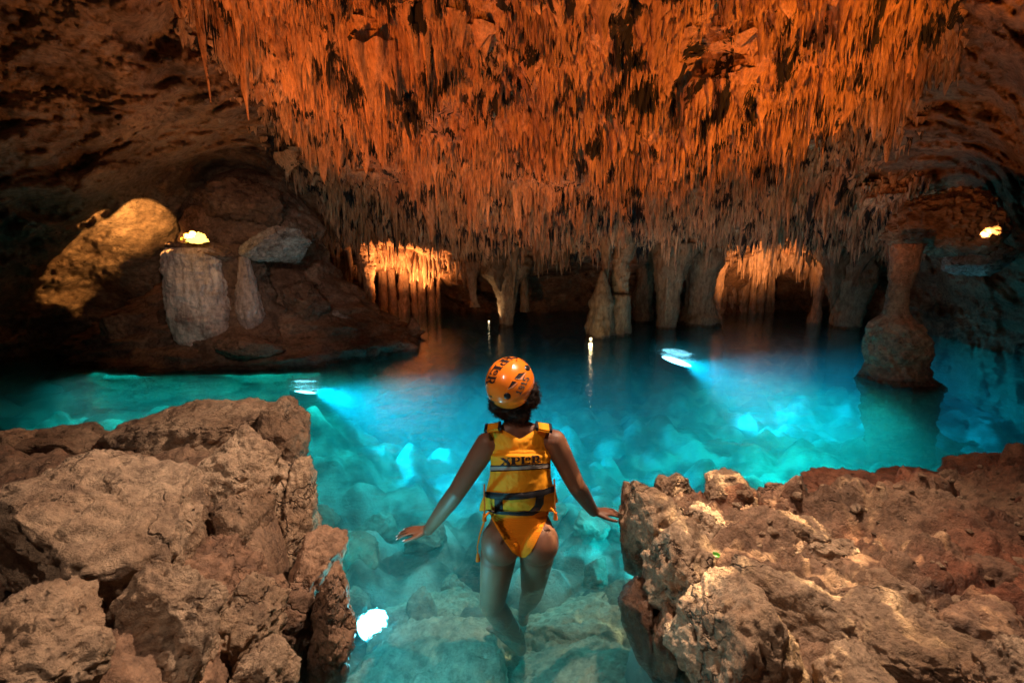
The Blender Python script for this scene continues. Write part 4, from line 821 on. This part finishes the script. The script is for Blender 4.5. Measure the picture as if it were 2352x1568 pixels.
bv = np.concatenate(acc_v); bf = np.concatenate(acc_f)
tmp = link("tmp_body", mesh_arrays("tmp_body", bv, bf)); md = tmp.modifiers.new("r", 'REMESH'); md.mode = 'VOXEL'; md.voxel_size = 0.0042; md.use_smooth_shade = True
sm = tmp.modifiers.new("s", 'SMOOTH'); sm.factor = 0.5; sm.iterations = 12
dg = bpy.context.evaluated_depsgraph_get(); dg.update(); bme = bpy.data.meshes.new_from_object(tmp.evaluated_get(dg)); bpy.data.objects.remove(tmp)
bme.polygons.foreach_set("use_smooth", [True] * len(bme.polygons)); bme.name = "person"; bme.materials.clear()
person = link("person", bme, M_skin)
tag(person, "swimmer in orange helmet and life vest stepping into the pool, back turned, arms spread", "person")
def bvh_of(*obs):
    vs, fs, off = [], [], 0
    for o in obs:
        vs += [o.matrix_world @ v.co for v in o.data.vertices]; fs += [tuple(i + off for i in p.vertices) for p in o.data.polygons]; off = len(vs)
    return BVHTree.FromPolygons(vs, fs)
camp = Vector((0, 0, CAM_H))
def shoot(bvh, px, py, last=None):
    d = V(ray(px, py)).normalized(); h = bvh.ray_cast(camp, d)
    if h[0] is None: return (camp + d * last, -d, last) if last else (None, None, None)
    return h[0], (h[1] if h[1].dot(d) < 0 else -h[1]), h[3]
def strip(name, top, bot, bvh, mat, parent, off=0.002, th=0.003, nu=40, nv=8, taper=True):
    """a patch between two pixel curves laid on the surface behind it"""
    top = np.array(top, float); bot = np.array(bot, float)
    def samp(c, n):
        s = np.concatenate([[0], np.cumsum(np.hypot(*np.diff(c, axis=0).T))]); t = np.linspace(0, s[-1], n)
        return np.stack([np.interp(t, s, c[:, 0]), np.interp(t, s, c[:, 1])], 1)
    A, B_ = samp(top, nu), samp(bot, nu); outer, inner = [], []; last = None
    for i in range(nu):
        for j in range(nv):
            t = j / (nv - 1); q = A[i] * (1 - t) + B_[i] * t; h, n, last_ = shoot(bvh, q[0], q[1], last)
            if h is None: h = camp + V(ray(q[0], q[1])).normalized() * 2.0; n = -V(ray(q[0], q[1])).normalized(); last_ = 2.0
            last = last_; edge = (j in (0, nv - 1)) or (i in (0, nu - 1))
            outer.append(h + n * (off + (th * (0.3 if edge and taper else 1)))); inner.append(h - n * 0.003)
    outer = np.array(outer); inner = np.array(inner); f = grid_faces(nu, nv); n0 = len(outer)
    rim = [(i * nv) for i in range(nu)] + [(nu - 1) * nv + j for j in range(1, nv)] + [i * nv + nv - 1 for i in range(nu - 2, -1, -1)] + [j for j in range(nv - 2, 0, -1)]
    rf = np.array([[rim[k], rim[(k + 1) % len(rim)], rim[(k + 1) % len(rim)] + n0, rim[k] + n0] for k in range(len(rim))])
    return link(name, mesh_arrays(name, np.concatenate([outer, inner]), np.concatenate([f, f[:, ::-1] + n0, rf])), mat, parent)
def disc(name, c, rx, ry, rot, bvh, mat, parent, off=0.003):
    v = []; nr, na = 5, 24
    for i in range(nr):
        for j in range(na):
            r_ = i / (nr - 1); a = 2 * math.pi * j / na; x, y = rx * r_ * math.cos(a), ry * r_ * math.sin(a); cr, sr = math.cos(rot), math.sin(rot)
            h, n, l = shoot(bvh, c[0] + x * cr - y * sr, c[1] + x * sr + y * cr, 2.0); v.append(h + n * (off * (1 if r_ < .95 else -.2)))
    return link(name, mesh_arrays(name, np.array(v), np.concatenate([np.array([[i * na + j, (i + 1) * na + j, (i + 1) * na + (j + 1) % na, i * na + (j + 1) % na] for j in range(na)]) for i in range(nr - 1)])), mat, parent)
GLY = {
'X': ["####...###", ".####...#.", "..####.#..", "...#####..", "....####..", "....#####.", "...#.####.", "..##..####", ".##....###", "####..####"],
'P': ["#########.", ".####..###", ".####...##", ".####...##", ".####..###", ".########.", ".####.....", ".####.....", ".####.....", "######...."],
'L': ["#####......", ".###..####.", ".###.##..##", ".###.##..##", ".###.##..##", ".###..####.", ".###.......", ".###......#", ".###.....##", "###########"],
'R': ["########...", ".###..###..", ".###...##..", ".###...##..", ".###..###..", ".#######...", ".###.###...", ".###..###..", ".###...###.", "#####..####"],
'1': ["..##..", ".###..", "####..", "..##..", "..##..", "..##..", "..##..", "######"],
'9': [".####.", "##..##", "##..##", "##..##", ".#####", "....##", "....##", ".####."],
'5': ["######", "##....", "##....", "#####.", "....##", "....##", "##..##", ".####."]}
def text(name, s, topc, botc, spans, bvh, mat, parent, off=0.002):
    topc = np.array(topc, float); botc = np.array(botc, float); tt_ = np.linspace(0, 1, len(topc))
    def pt(u, v):
        a = np.array([np.interp(u, tt_, topc[:, 0]), np.interp(u, tt_, topc[:, 1])]); b_ = np.array([np.interp(u, tt_, botc[:, 0]), np.interp(u, tt_, botc[:, 1])]); return a * (1 - v) + b_ * v
    vs, fs = [], []
    for ch_, (u0, u1) in zip(s, spans):
        g = GLY[ch_]; H_ = len(g); W_ = len(g[0])
        for r_ in range(H_):
            for c_ in range(W_):
                if g[r_][c_] != '#': continue
                q = []
                for (i, j) in ((0, 0), (1, 0), (1, 1), (0, 1)):
                    p = pt(u0 + (u1 - u0) * (c_ + i) / W_, (r_ + j) / H_); h, n, l = shoot(bvh, p[0], p[1], 2.0); q.append(h + n * off)
                k = len(vs); vs += q; fs.append((k, k + 1, k + 2, k + 3))
    return link(name, mesh_arrays(name, np.array(vs), np.array(fs), False), mat, parent)
def tube(name, pts, r_, mat, parent, nseg=8, bead=0.0):
    pts = np.array(pts, float); s = np.linspace(0, len(pts) - 1, (len(pts) - 1) * 8 + 1); 
    P_ = np.stack([np.interp(s, np.arange(len(pts)), pts[:, k]) for k in range(3)], 1)
    rr = np.interp(s, np.arange(len(pts)), np.broadcast_to(r_, len(pts)))
    V_ = []
    for i in range(len(P_)):
        d = P_[min(i + 1, len(P_) - 1)] - P_[max(i - 1, 0)]; x, y, a = frame_(d)
        for k in range(nseg):
            t = 2 * math.pi * k / nseg; V_.append(P_[i] + (x * math.cos(t) + y * math.sin(t)) * rr[i] * (1 + bead * math.sin(i * 2.2)))
    n = len(P_); a = np.arange(n * nseg).reshape(n, nseg); b_ = np.roll(a, -1, 1)
    f = np.stack([a[:-1], b_[:-1], b_[1:], a[1:]], -1).reshape(-1, 4)
    return link(name, mesh_arrays(name, np.array(V_), f), mat, parent)

# nails, anklet
for p, d, n_ in nails:
    v, f = ico(2); x, y, a = frame_(d, n_); q = v[:, :1] * x * .0045 + v[:, 1:2] * np.array(n_) * .0022 + v[:, 2:3] * a * .0085
    link("fingernail", mesh_arrays("fingernail", q + p, f), M_nail, person)
ak = kn + (an - kn) * .72
for dz in (0, .012):
    x, y, a = frame_(an - kn); ring = [ak + a * dz + (x * math.cos(t) + y * math.sin(t)) * .040 for t in np.linspace(0, 2 * math.pi, 20)]
    tube("anklet", ring, .0016, M_nail, person, 6)

# helmet
hz = np.array([-0.29, -0.30, 0.90]); hz /= np.linalg.norm(hz); hy = hf - hz * (hf @ hz); hy /= np.linalg.norm(hy); hx = np.cross(hy, hz)
Hm = PP(1171, 878, 1.985)
nu_, nv_ = 96, 56; th = np.linspace(0, 2 * np.pi, nu_, endpoint=False); TH = th[:, None]; tq = np.linspace(0, 1, nv_)[None]
low = -0.045 - 0.030 * sstep(0.1, -0.9, np.sin(TH)) - 0.012 * np.cos(2 * TH) * 0   # deeper at the nape
phi_end = np.pi / 2 + np.arcsin(np.clip(-low / 0.112, -1, 1)); ph = tq * phi_end
X_ = .109 * np.sin(ph) * np.cos(TH); Y_ = .126 * np.sin(ph) * np.sin(TH); Z_ = .112 * np.cos(ph) + 0 * TH
sw = 1 + 0.012 * sstep(1.55, 1.62, ph) ; rim_ = 1 + 0.02 * sstep(0.96, 1.0, tq); X_ = X_ * rim_ * sw; Y_ = Y_ * rim_ * sw
crest = 1 + 0.012 * np.exp(-((np.abs(X_) - .05) / .008) ** 2); Z_ = Z_ * crest
hv = Hm + X_[..., None] * hx + Y_[..., None] * hy + Z_[..., None] * hz
hin = Hm + (hv - Hm) * .955
f = grid_faces(nu_, nv_, wrap=True); n0 = nu_ * nv_
ri = np.array([[i * nv_ + nv_ - 1, ((i + 1) % nu_) * nv_ + nv_ - 1, ((i + 1) % nu_) * nv_ + nv_ - 1 + n0, i * nv_ + nv_ - 1 + n0] for i in range(nu_)])
helmet = link("helmet", mesh_arrays("helmet", np.concatenate([hv.reshape(-1, 3), hin.reshape(-1, 3)]), np.concatenate([f, f[:, ::-1] + n0, ri])), M_helm, person)
HB = bvh_of(helmet)
text("helmet_lettering", "XPLR", [ch(*p) for p in ((1010, 150), (845, 225), (710, 330), (600, 470), (545, 590), (490, 735))], [ch(*p) for p in ((800, 128), (680, 185), (550, 290), (440, 450), (375, 570), (325, 715))],
     [(0.0, .17), (.19, .40), (.42, .70), (.74, 1.0)], HB, M_ink, helmet, .0015)
text("helmet_number", "1915", [ch(*p) for p in ((945, 885), (1010, 780), (1075, 665), (1130, 540))], [ch(*p) for p in ((1050, 935), (1125, 810), (1190, 690), (1250, 590))], [(0, .19), (.26, .47), (.54, .70), (.76, 1.0)], HB, M_ink2, helmet, .0015)
strip("helmet_vent", [ch(935, 580), ch(1020, 485), ch(1145, 470)], [ch(955, 588), ch(1035, 602), ch(1142, 478)], HB, M_ink, helmet, .0005, .0008, 14, 5)
strip("helmet_vent", [ch(800, 796), ch(885, 645)], [ch(815, 796), ch(975, 668)], HB, M_ink, helmet, .0005, .0008, 14, 5)
M_lip = plain_mat("pale_vent_edge", (0.85, 0.5, 0.35), 0.4)
for a_ in ([ch(945, 592), ch(1050, 608), ch(1160, 466)], [ch(795, 806), ch(880, 765), ch(985, 672)]):
    strip("vent_lip", a_, [(x_ + 1.2, y_ + 1.2) for x_, y_ in a_], HB, M_lip, helmet, .001, .0015, 14, 3)
disc("helmet_rivet", ch(1195, 375), 7.6, 5.6, 1.0, HB, M_rub, helmet, .004); disc("helmet_rivet", ch(778, 960), 8.6, 8.0, 0.2, HB, M_rub, helmet, .004)
strip("helmet_slot", [ch(385, 935), ch(465, 962)], [ch(440, 985), ch(455, 990)], HB, M_ink, helmet, .0005, .001, 6, 4)
strip("helmet_slot", [ch(420, 1040), ch(510, 1075)], [ch(425, 1065), ch(505, 1108)], HB, M_ink, helmet, .0005, .001, 6, 4)

# hair: a lumpy mass with loose curls
acc_v, acc_f = [], []
ell(PP(1172, 932, 1.99), (.088, .070, .062)); ell(PP(1150, 926, 1.975), (.050, .05, .055)); ell(PP(1213, 903, 1.985), (.044, .06, .066)); ell(PP(1190, 950, 1.97), (.055, .05, .040)); ell(PP(1220, 915, 2.0), (.035, .05, .045))
hvv = np.concatenate(acc_v); hff = np.concatenate(acc_f)
hvv = hvv + vnormals(hvv.astype(np.float32), hff) * (0.010 * noise(hvv * 60) + .006 * noise(hvv * 140))[:, None]
rs4 = np.random.RandomState(9); nn_ = vnormals(hvv.astype(np.float32), hff); CV, CF, off = [hvv], [np.concatenate([hff, hff[:, 2:3]], 1) if False else hff], len(hvv)
for i in rs4.choice(len(hvv), 2600):
    p = hvv[i]; n = nn_[i] + np.array([0, 0, -.35]) + rs4.normal(0, .35, 3); n /= np.linalg.norm(n); x, y, a = frame_(n); ln = rs4.uniform(.008, .022); ph0 = rs4.rand() * 6; pr = []
    for k in range(7):
        t = k / 6; c = p + a * ln * t + (x * math.cos(ph0 + t * 7) + y * math.sin(ph0 + t * 7)) * .0035; w = .0011 * (1 - t * .7)
        pr += [c + x * w, c - x * w * .5 + y * w, c - x * w * .5 - y * w]
    pr = np.array(pr); ff = []
    for k in range(6):
        for m in range(3):
            a0, a1 = k * 3 + m, k * 3 + (m + 1) % 3; ff += [(a0, a1, a1 + 3), (a0, a1 + 3, a0 + 3)]
    CV.append(pr); CF.append(np.array(ff) + off); off += len(pr)
link("hair", mesh_arrays("hair", np.concatenate(CV), np.concatenate(CF)), M_hair, person)

# life vest
rows = np.array([(715, 935, 1462), (765, 922, 1470), (820, 932, 1478), (980, 955, 1478), (1030, 968, 1468), (1150, 960, 1470), (1240, 938, 1488), (1310, 926, 1496), (1440, 918, 1500)], float)
def panel(name, Yfun, mat, parent, ytop, ybot, na=90, nb=90, thick=0.028, inward=1, a0=-1, a1=1):
    a = np.linspace(a0, a1, na); b = np.linspace(0, 1, nb); outer = []; inner = []
    for ai in a:
        yt, yb_ = ytop(ai), ybot(ai)
        for bj in b:
            yc = yt + (yb_ - yt) * bj; l = np.interp(yc, rows[:, 0], rows[:, 1]); r_ = np.interp(yc, rows[:, 0], rows[:, 2]); xc = l + (ai + 1) / 2 * (r_ - l)
            px_, py_ = c1(xc, yc); e = max(abs((ai - (a0 + a1) / 2) / ((a1 - a0) / 2)) ** 10, abs(2 * bj - 1) ** 16)
            Y0 = Yfun(ai, yc); outer.append(P(px_, py_, Y0 + inward * thick * .75 * e)); inner.append(P(px_, py_, Y0 + inward * (thick + (0 if True else 0))))
    outer = np.array(outer); inner = np.array(inner)
    wr_ = 0.0035 * fbm(outer * 22, 3) + 0.0012 * fbm(outer * 70, 2); outer[:, 1] += wr_ * 1.0
    f = grid_faces(na, nb); n0 = len(outer)
    rim = [(i * nb) for i in range(na)] + [(na - 1) * nb + j for j in range(1, nb)] + [i * nb + nb - 1 for i in range(na - 2, -1, -1)] + [j for j in range(nb - 2, 0, -1)]
    rf_ = np.array([[rim[k], rim[(k + 1) % len(rim)], rim[(k + 1) % len(rim)] + n0, rim[k] + n0] for k in range(len(rim))])
    return link(name, mesh_arrays(name, np.concatenate([outer, inner]), np.concatenate([f, f[:, ::-1] + n0, rf_])), mat, parent)
def neck(a_):
    a_ = abs(a_ - 0.02); return np.interp(a_, [0, .08, .3, .52, .62, .78, 1.0], [842, 836, 800, 765, 745, 728, 745])
def Yback(a_, yc):
    base = np.interp(yc, [715, 800, 940, 985, 1040, 1280, 1330, 1380, 1460], [1.905, 1.882, 1.868, 1.836, 1.832, 1.822, 1.816, 1.820, 1.832])
    seam = .010 * math.exp(-((yc - 972) / 12) ** 2); return base + .085 * a_ * a_ + seam
vest = link("life_vest", bpy.data.meshes.new("life_vest"), M_vest, person) if False else panel("life_vest", Yback, M_vest, person, neck, lambda a_: 1446 + 10 * a_)
VB = bvh_of(vest)
def Yfr(a_, yc): return 2.105 - .11 * a_ * a_
for s in (-1, 1): panel("vest_front_panel", Yfr, M_vest, vest, lambda a_: np.interp(abs(a_), [0, .45, 1], [900, 745, 745]), lambda a_: 1446, 30, 50, .03, -1, -1 if s < 0 else .03, -.03 if s < 0 else 1)
def band(name, pts, hw, mat, parent, side, th=.006):
    """flat strap along pts, half width hw across 'side'"""
    pts = np.array(pts, float); s = np.linspace(0, len(pts) - 1, 24); Q = np.stack([np.interp(s, np.arange(len(pts)), pts[:, k]) for k in range(3)], 1)
    for _ in range(3): Q[1:-1] = (Q[:-2] + 2 * Q[1:-1] + Q[2:]) / 4
    side = np.array(side, float); side /= np.linalg.norm(side); V_ = []
    for i in range(24):
        d = Q[min(i + 1, 23)] - Q[max(i - 1, 0)]; n = np.cross(side, d); n /= np.linalg.norm(n)
        V_ += [Q[i] - side * hw + n * th, Q[i] + side * hw + n * th, Q[i] + side * hw - n * th, Q[i] - side * hw - n * th]
    f = [(i * 4 + k, i * 4 + (k + 1) % 4, (i + 1) * 4 + (k + 1) % 4, (i + 1) * 4 + k) for i in range(23) for k in range(4)] + [(0, 1, 2, 3), (92, 95, 94, 93)]
    me = mesh_arrays(name, np.array(V_), np.array(f)); o = link(name, me, mat, parent); return o
for s, (cx_, ex) in ((-1, (985, 1025)), (1, (1415, 1385))):
    X0 = PP(*c1(cx_, 775), 1.90); X1 = PP(*c1(cx_ + s * -6, 728), 1.935); X2 = PP(*c1(cx_ + s * -6, 722), 1.99); X3 = PP(*c1(cx_ + s * -8, 765), 2.06); X4 = PP(*c1(cx_ + s * -8, 860), 2.085)
    pts = [X0 + np.array([0, -.004, 0]), X1 + np.array([0, 0, -.004]), X2 + np.array([0, 0, .002]), X3 + np.array([0, .01, .0]), X4 + np.array([0, .01, 0])]
    sd = (1, 0, -.18 * s); band("shoulder_strap", pts, .030, M_vest, vest, sd, .006)
    for q in (-.031, .029): band("strap_binding", [p + np.array([q, -.001, .0015 - .18 * s * q]) for p in pts], .006, M_blk, vest, sd, .0075)
strip("reflective_stripe_edge", [c1(968, 1068), c1(1200, 1064), c1(1462, 1047)], [c1(968, 1120), c1(1200, 1110), c1(1464, 1092)], VB, M_ink, vest, .001, .001, 50, 5)
strip("reflective_stripe", [c1(968, 1078), c1(1200, 1074), c1(1462, 1057)], [c1(968, 1110), c1(1200, 1100), c1(1464, 1082)], VB, M_refl, vest, .003, .001, 50, 5)
strip("vest_belt", [c1(918, 1284), c1(1000, 1292), c1(1100, 1300), c1(1250, 1292), c1(1400, 1268), c1(1500, 1236)], [c1(922, 1332), c1(1000, 1345), c1(1100, 1352), c1(1260, 1344), c1(1400, 1320), c1(1506, 1284)], VB, M_blk, vest, .003, .005, 60, 6)
strip("vest_strap", [c1(1002, 1338), c1(1002, 1452)], [c1(1068, 1340), c1(1068, 1452)], VB, M_blk, vest, .002, .004, 14, 6)
strip("vest_strap", [c1(1348, 1325), c1(1338, 1400), c1(1285, 1452)], [c1(1412, 1315), c1(1405, 1385), c1(1375, 1440)], VB, M_blk, vest, .002, .004, 18, 6)
text("vest_lettering", "XPLR", [c1(1052, 1006), c1(1388, 984)], [c1(1052, 1066), c1(1388, 1044)], [(0, .235), (.255, .475), (.495, .735), (.755, 1.0)], VB, M_ink, vest, .0025)
BB = bvh_of(person)
strip("waist_strap", [c2(905, 178), c2(1000, 185), c2(1150, 186), c2(1300, 165), c2(1400, 128)], [c2(925, 196), c2(1000, 206), c2(1150, 218), c2(1260, 216), c2(1400, 140)], BB, M_blk, vest, .006, .006, 40, 5)
for xs_, nm in ((((925, 1310), (868, 1452), (908, 1454), (940, 1445)), 0), (((1498, 1250), (1470, 1390), (1500, 1392), (1534, 1378)), 1)):
    q = [PP(*c1(*p), 1.93) for p in xs_]; q2 = [p + np.array([0, .05, 0]) for p in q]; v = np.array(q + q2)
    o = link("side_flap", mesh_arrays("side_flap", v, np.array([(0, 1, 2, 3), (7, 6, 5, 4), (0, 4, 5, 1), (1, 5, 6, 2), (2, 6, 7, 3), (3, 7, 4, 0)]), False), M_vest, vest)
    bvm = o.modifiers.new("b", 'BEVEL'); bvm.width = .006; bvm.segments = 3
def tassel(p, parent):
    p = np.array(p); tube("tassel", [p + np.array([0, 0, .016]), p + np.array([0, 0, .010]), p, p - np.array([0, 0, .022])], [.002, .007, .008, .011], M_cord, parent, 10)
for a_ in ([(915, 1225), (912, 1300), (918, 1400), (914, 1490)], [(1498, 1180), (1508, 1300), (1504, 1400), (1510, 1480)]):
    pts = [PP(*c1(*p), 1.865 + .0 * k) for k, p in enumerate(a_)]; tube("side_lace", pts, .0032, M_cord, vest, 7, .25); tassel(pts[-1], vest)

# bikini bottom
bik = strip("bikini_bottom", [c2(915, 190), c2(940, 250), c2(980, 330), c2(1040, 430), c2(1100, 515), c2(1160, 556)], [c2(1412, 158), c2(1385, 230), c2(1345, 330), c2(1300, 430), c2(1255, 515), c2(1215, 552)], BB, M_bik, person, .004, .004, 70, 50)
nt = M_bik.node_tree; wv = N(nt, "ShaderNodeTexWave"); wv.bands_direction = 'Z'; wv.inputs["Scale"].default_value = 45; wv.inputs["Distortion"].default_value = 1.2; wv.inputs["Detail"].default_value = 2
g_ = N(nt, "ShaderNodeNewGeometry"); nt.links.new(g_.outputs["Position"], wv.inputs[0]); bp_ = N(nt, "ShaderNodeBump"); bp_.inputs["Strength"].default_value = .5; bp_.inputs["Distance"].default_value = .0015
nt.links.new(wv.outputs["Fac"], bp_.inputs["Height"]); nt.links.new(bp_.outputs[0], nt.nodes["Principled BSDF"].inputs["Normal"])
def onbody(x, y, o_=.004):
    h, n, l = shoot(BB, *c2(x, y), 2.0); return np.array(h + n * o_)
tube("bikini_tie", [onbody(920, 195), onbody(895, 215), onbody(880, 240)], .0045, M_bik, bik, 7, .2)
tube("bikini_tie", [onbody(1408, 165), onbody(1428, 180), onbody(1440, 200)], .0045, M_bik, bik, 7, .2)
q = [PP(*c2(*p), 1.87) for p in ((890, 235), (862, 300), (838, 380), (822, 470), (826, 550))]; tube("bikini_string", q, .0028, M_cord, bik, 7, .25); tassel(q[-1], bik)
q = [PP(*c2(*p), 1.868) for p in ((890, 235), (868, 310), (846, 370), (830, 440))]; tube("bikini_string", q, .0028, M_cord, bik, 7, .25)

# ------------------------------------------------------------------ lamps one can see, leaf, cord
def lampbody(name, loc, target, r_, col, strength, label, cat="lamp", group=None, ln=1.2):
    root = bpy.data.objects.new(name, None); scene.collection.objects.link(root); tag(root, label, cat, group); root.location = loc
    root.rotation_euler = (Vector(target) - Vector(loc)).to_track_quat('Z', 'Y').to_euler()
    def lat(nm, prof, m):
        th = np.linspace(0, 2 * np.pi, 24, endpoint=False); v = np.array([[[p[1] * math.cos(t), p[1] * math.sin(t), p[0]] for p in prof] for t in th]).reshape(-1, 3)
        return link(nm, mesh_arrays(nm, v, grid_faces(24, len(prof), wrap=True)), m, root)
    lat("housing", [(-r_ * ln - .02, .002), (-r_ * ln - .02, r_ * .7), (-r_ * .5 - .02, r_ * .95), (-.012, r_), (-.004, r_ * 1.08), (-.004, r_ * .9), (-.02, r_ * .88)], M_rub)
    lat("lens", [(-.016, r_ * .86), (-.014, r_ * .5), (-.013, .001)], glow_mat("lens_" + name, col, strength))
    return root
lampbody("pool_lamp_fixture", tuple(G(700, 892, -0.25)), tuple(G(700, 892, -0.25) + np.array([.25, .05, 1])), .20, (0.3, 0.8, 1.0), 16, "blazing blue white lamp under the water beyond the left bank's highest boulder", "pool lamp", "underwater blue lamps", .25)
lampbody("pool_lamp_fixture", tuple(G(1555, 828, -0.25)), tuple(G(1555, 828, -0.25) + np.array([.25, -.1, 1])), .28, (0.3, 0.8, 1.0), 14, "blazing blue white lamp under the water right of the swimmer's helmet", "pool lamp", "underwater blue lamps", .25)
lampbody("pool_lamp_fixture", tuple(P(838, 1442, 1.62)), tuple(P(838, 1442, 1.62) + np.array([.8, .1, .5])), .048, (0.45, 0.92, 1.0), 8, "brightest white cyan lamp under the water at the left end of the steps", "pool lamp", "underwater blue lamps", .25)
lampbody("floor_lamp_fixture", tuple(G(1123, 738, 0.02)), tuple(P(1123, 600, 1.0)), .022, (1.0, 0.8, 0.45), 4, "tiny warm lamp at the water far back, left of the middle", "small lamp", "tiny warm lamps at the waterline")
lampbody("floor_lamp_fixture", tuple(G(1357, 778, 0.02)), tuple(P(1357, 600, 1.0)), .026, (1.0, 0.85, 0.5), 4, "tiny warm lamp at the foot of the double stalagmite", "small lamp", "tiny warm lamps at the waterline")
def glow_lamp(px_, Y, sgn, label):
    root = bpy.data.objects.new("wall_lamp", None); scene.collection.objects.link(root); tag(root, label, "lamp", "glowing yellow lamps in wall niches")
    c = P(px_, 552, Y); root.location = V(c)
    v, f = ico(4); s_ = Y / FPX; q = v * np.array([22 * s_, 14 * s_, 15 * s_]); q[:, 2] *= np.where(q[:, 2] < 0, .35, 1.0)
    q = q * (1 + .55 * fbm(v * 1.8 + px_, 3))[:, None]
    link("glowing_glass", mesh_arrays("glowing_glass", q, f), glow_mat("yellow_glow", (1.0, 0.55, 0.10), 4), root)
    t = np.linspace(0.3, 4.6, 14); pts = [(sgn * (-28 * s_ - 7 * s_ * math.cos(a)), 0, 6 * s_ * math.sin(a)) for a in t]
    tube("lamp_cable", pts, 1.4 * s_, plain_mat("yellow_cable", (0.7, 0.5, 0.05), 0.4), root, 7)
glow_lamp(452, 5.6, 1, "glowing yellow lamp on top of the wide pale pillar at left")
glow_lamp(2243, 5.3, -1, "glowing yellow lamp on the dark wall at the right")
# leaf
lf = P(*((2400 + 638 * .7211) * .57422, (1750 + 655 * .7211) * .57422), 1.60)
RB = bvh_of(*[o for o in scene.objects if o.name.startswith("boulder")], fl)
h, n, l = shoot(RB, (2400 + 638 * .7211) * .57422, (1750 + 655 * .7211) * .57422, 2.0)
leaf = bpy.data.objects.new("leaf", None)
v = []; nl, nw = 16, 7
for i in range(nl):
    t = i / (nl - 1); w = .010 * math.sin(math.pi * t ** .9) + .0003
    for j in range(nw): s_ = j / (nw - 1) * 2 - 1; v.append(((t - .5) * .062, s_ * w, .003 + .004 * abs(s_) * math.sin(math.pi * t) - .006 * (t - .5) ** 2 * 8))
me = mesh_arrays("leaf", np.array(v), grid_faces(nl, nw)); M_leaf = plain_mat("green_leaf", (0.05, 0.22, 0.02), 0.35, 0.5, bump=.2, bscale=120)
leaf = link("leaf", me, M_leaf, loc=h + n * .010); leaf.rotation_euler = n.to_track_quat('Z', 'X').to_euler()
Rm = n.to_track_quat('Z', 'X').to_matrix() @ Matrix.Rotation(R(0), 3, 'Z')
xw = Vector((1, -.35, 0)); xw -= n * xw.dot(n); xw.normalize(); yw = n.cross(xw); leaf.rotation_euler = Matrix((xw, yw, n)).transposed().to_euler()
so = leaf.modifiers.new("t", 'SOLIDIFY'); so.thickness = .0006
tag(leaf, "single green leaf lying on the tan rock of the right bank", "leaf")
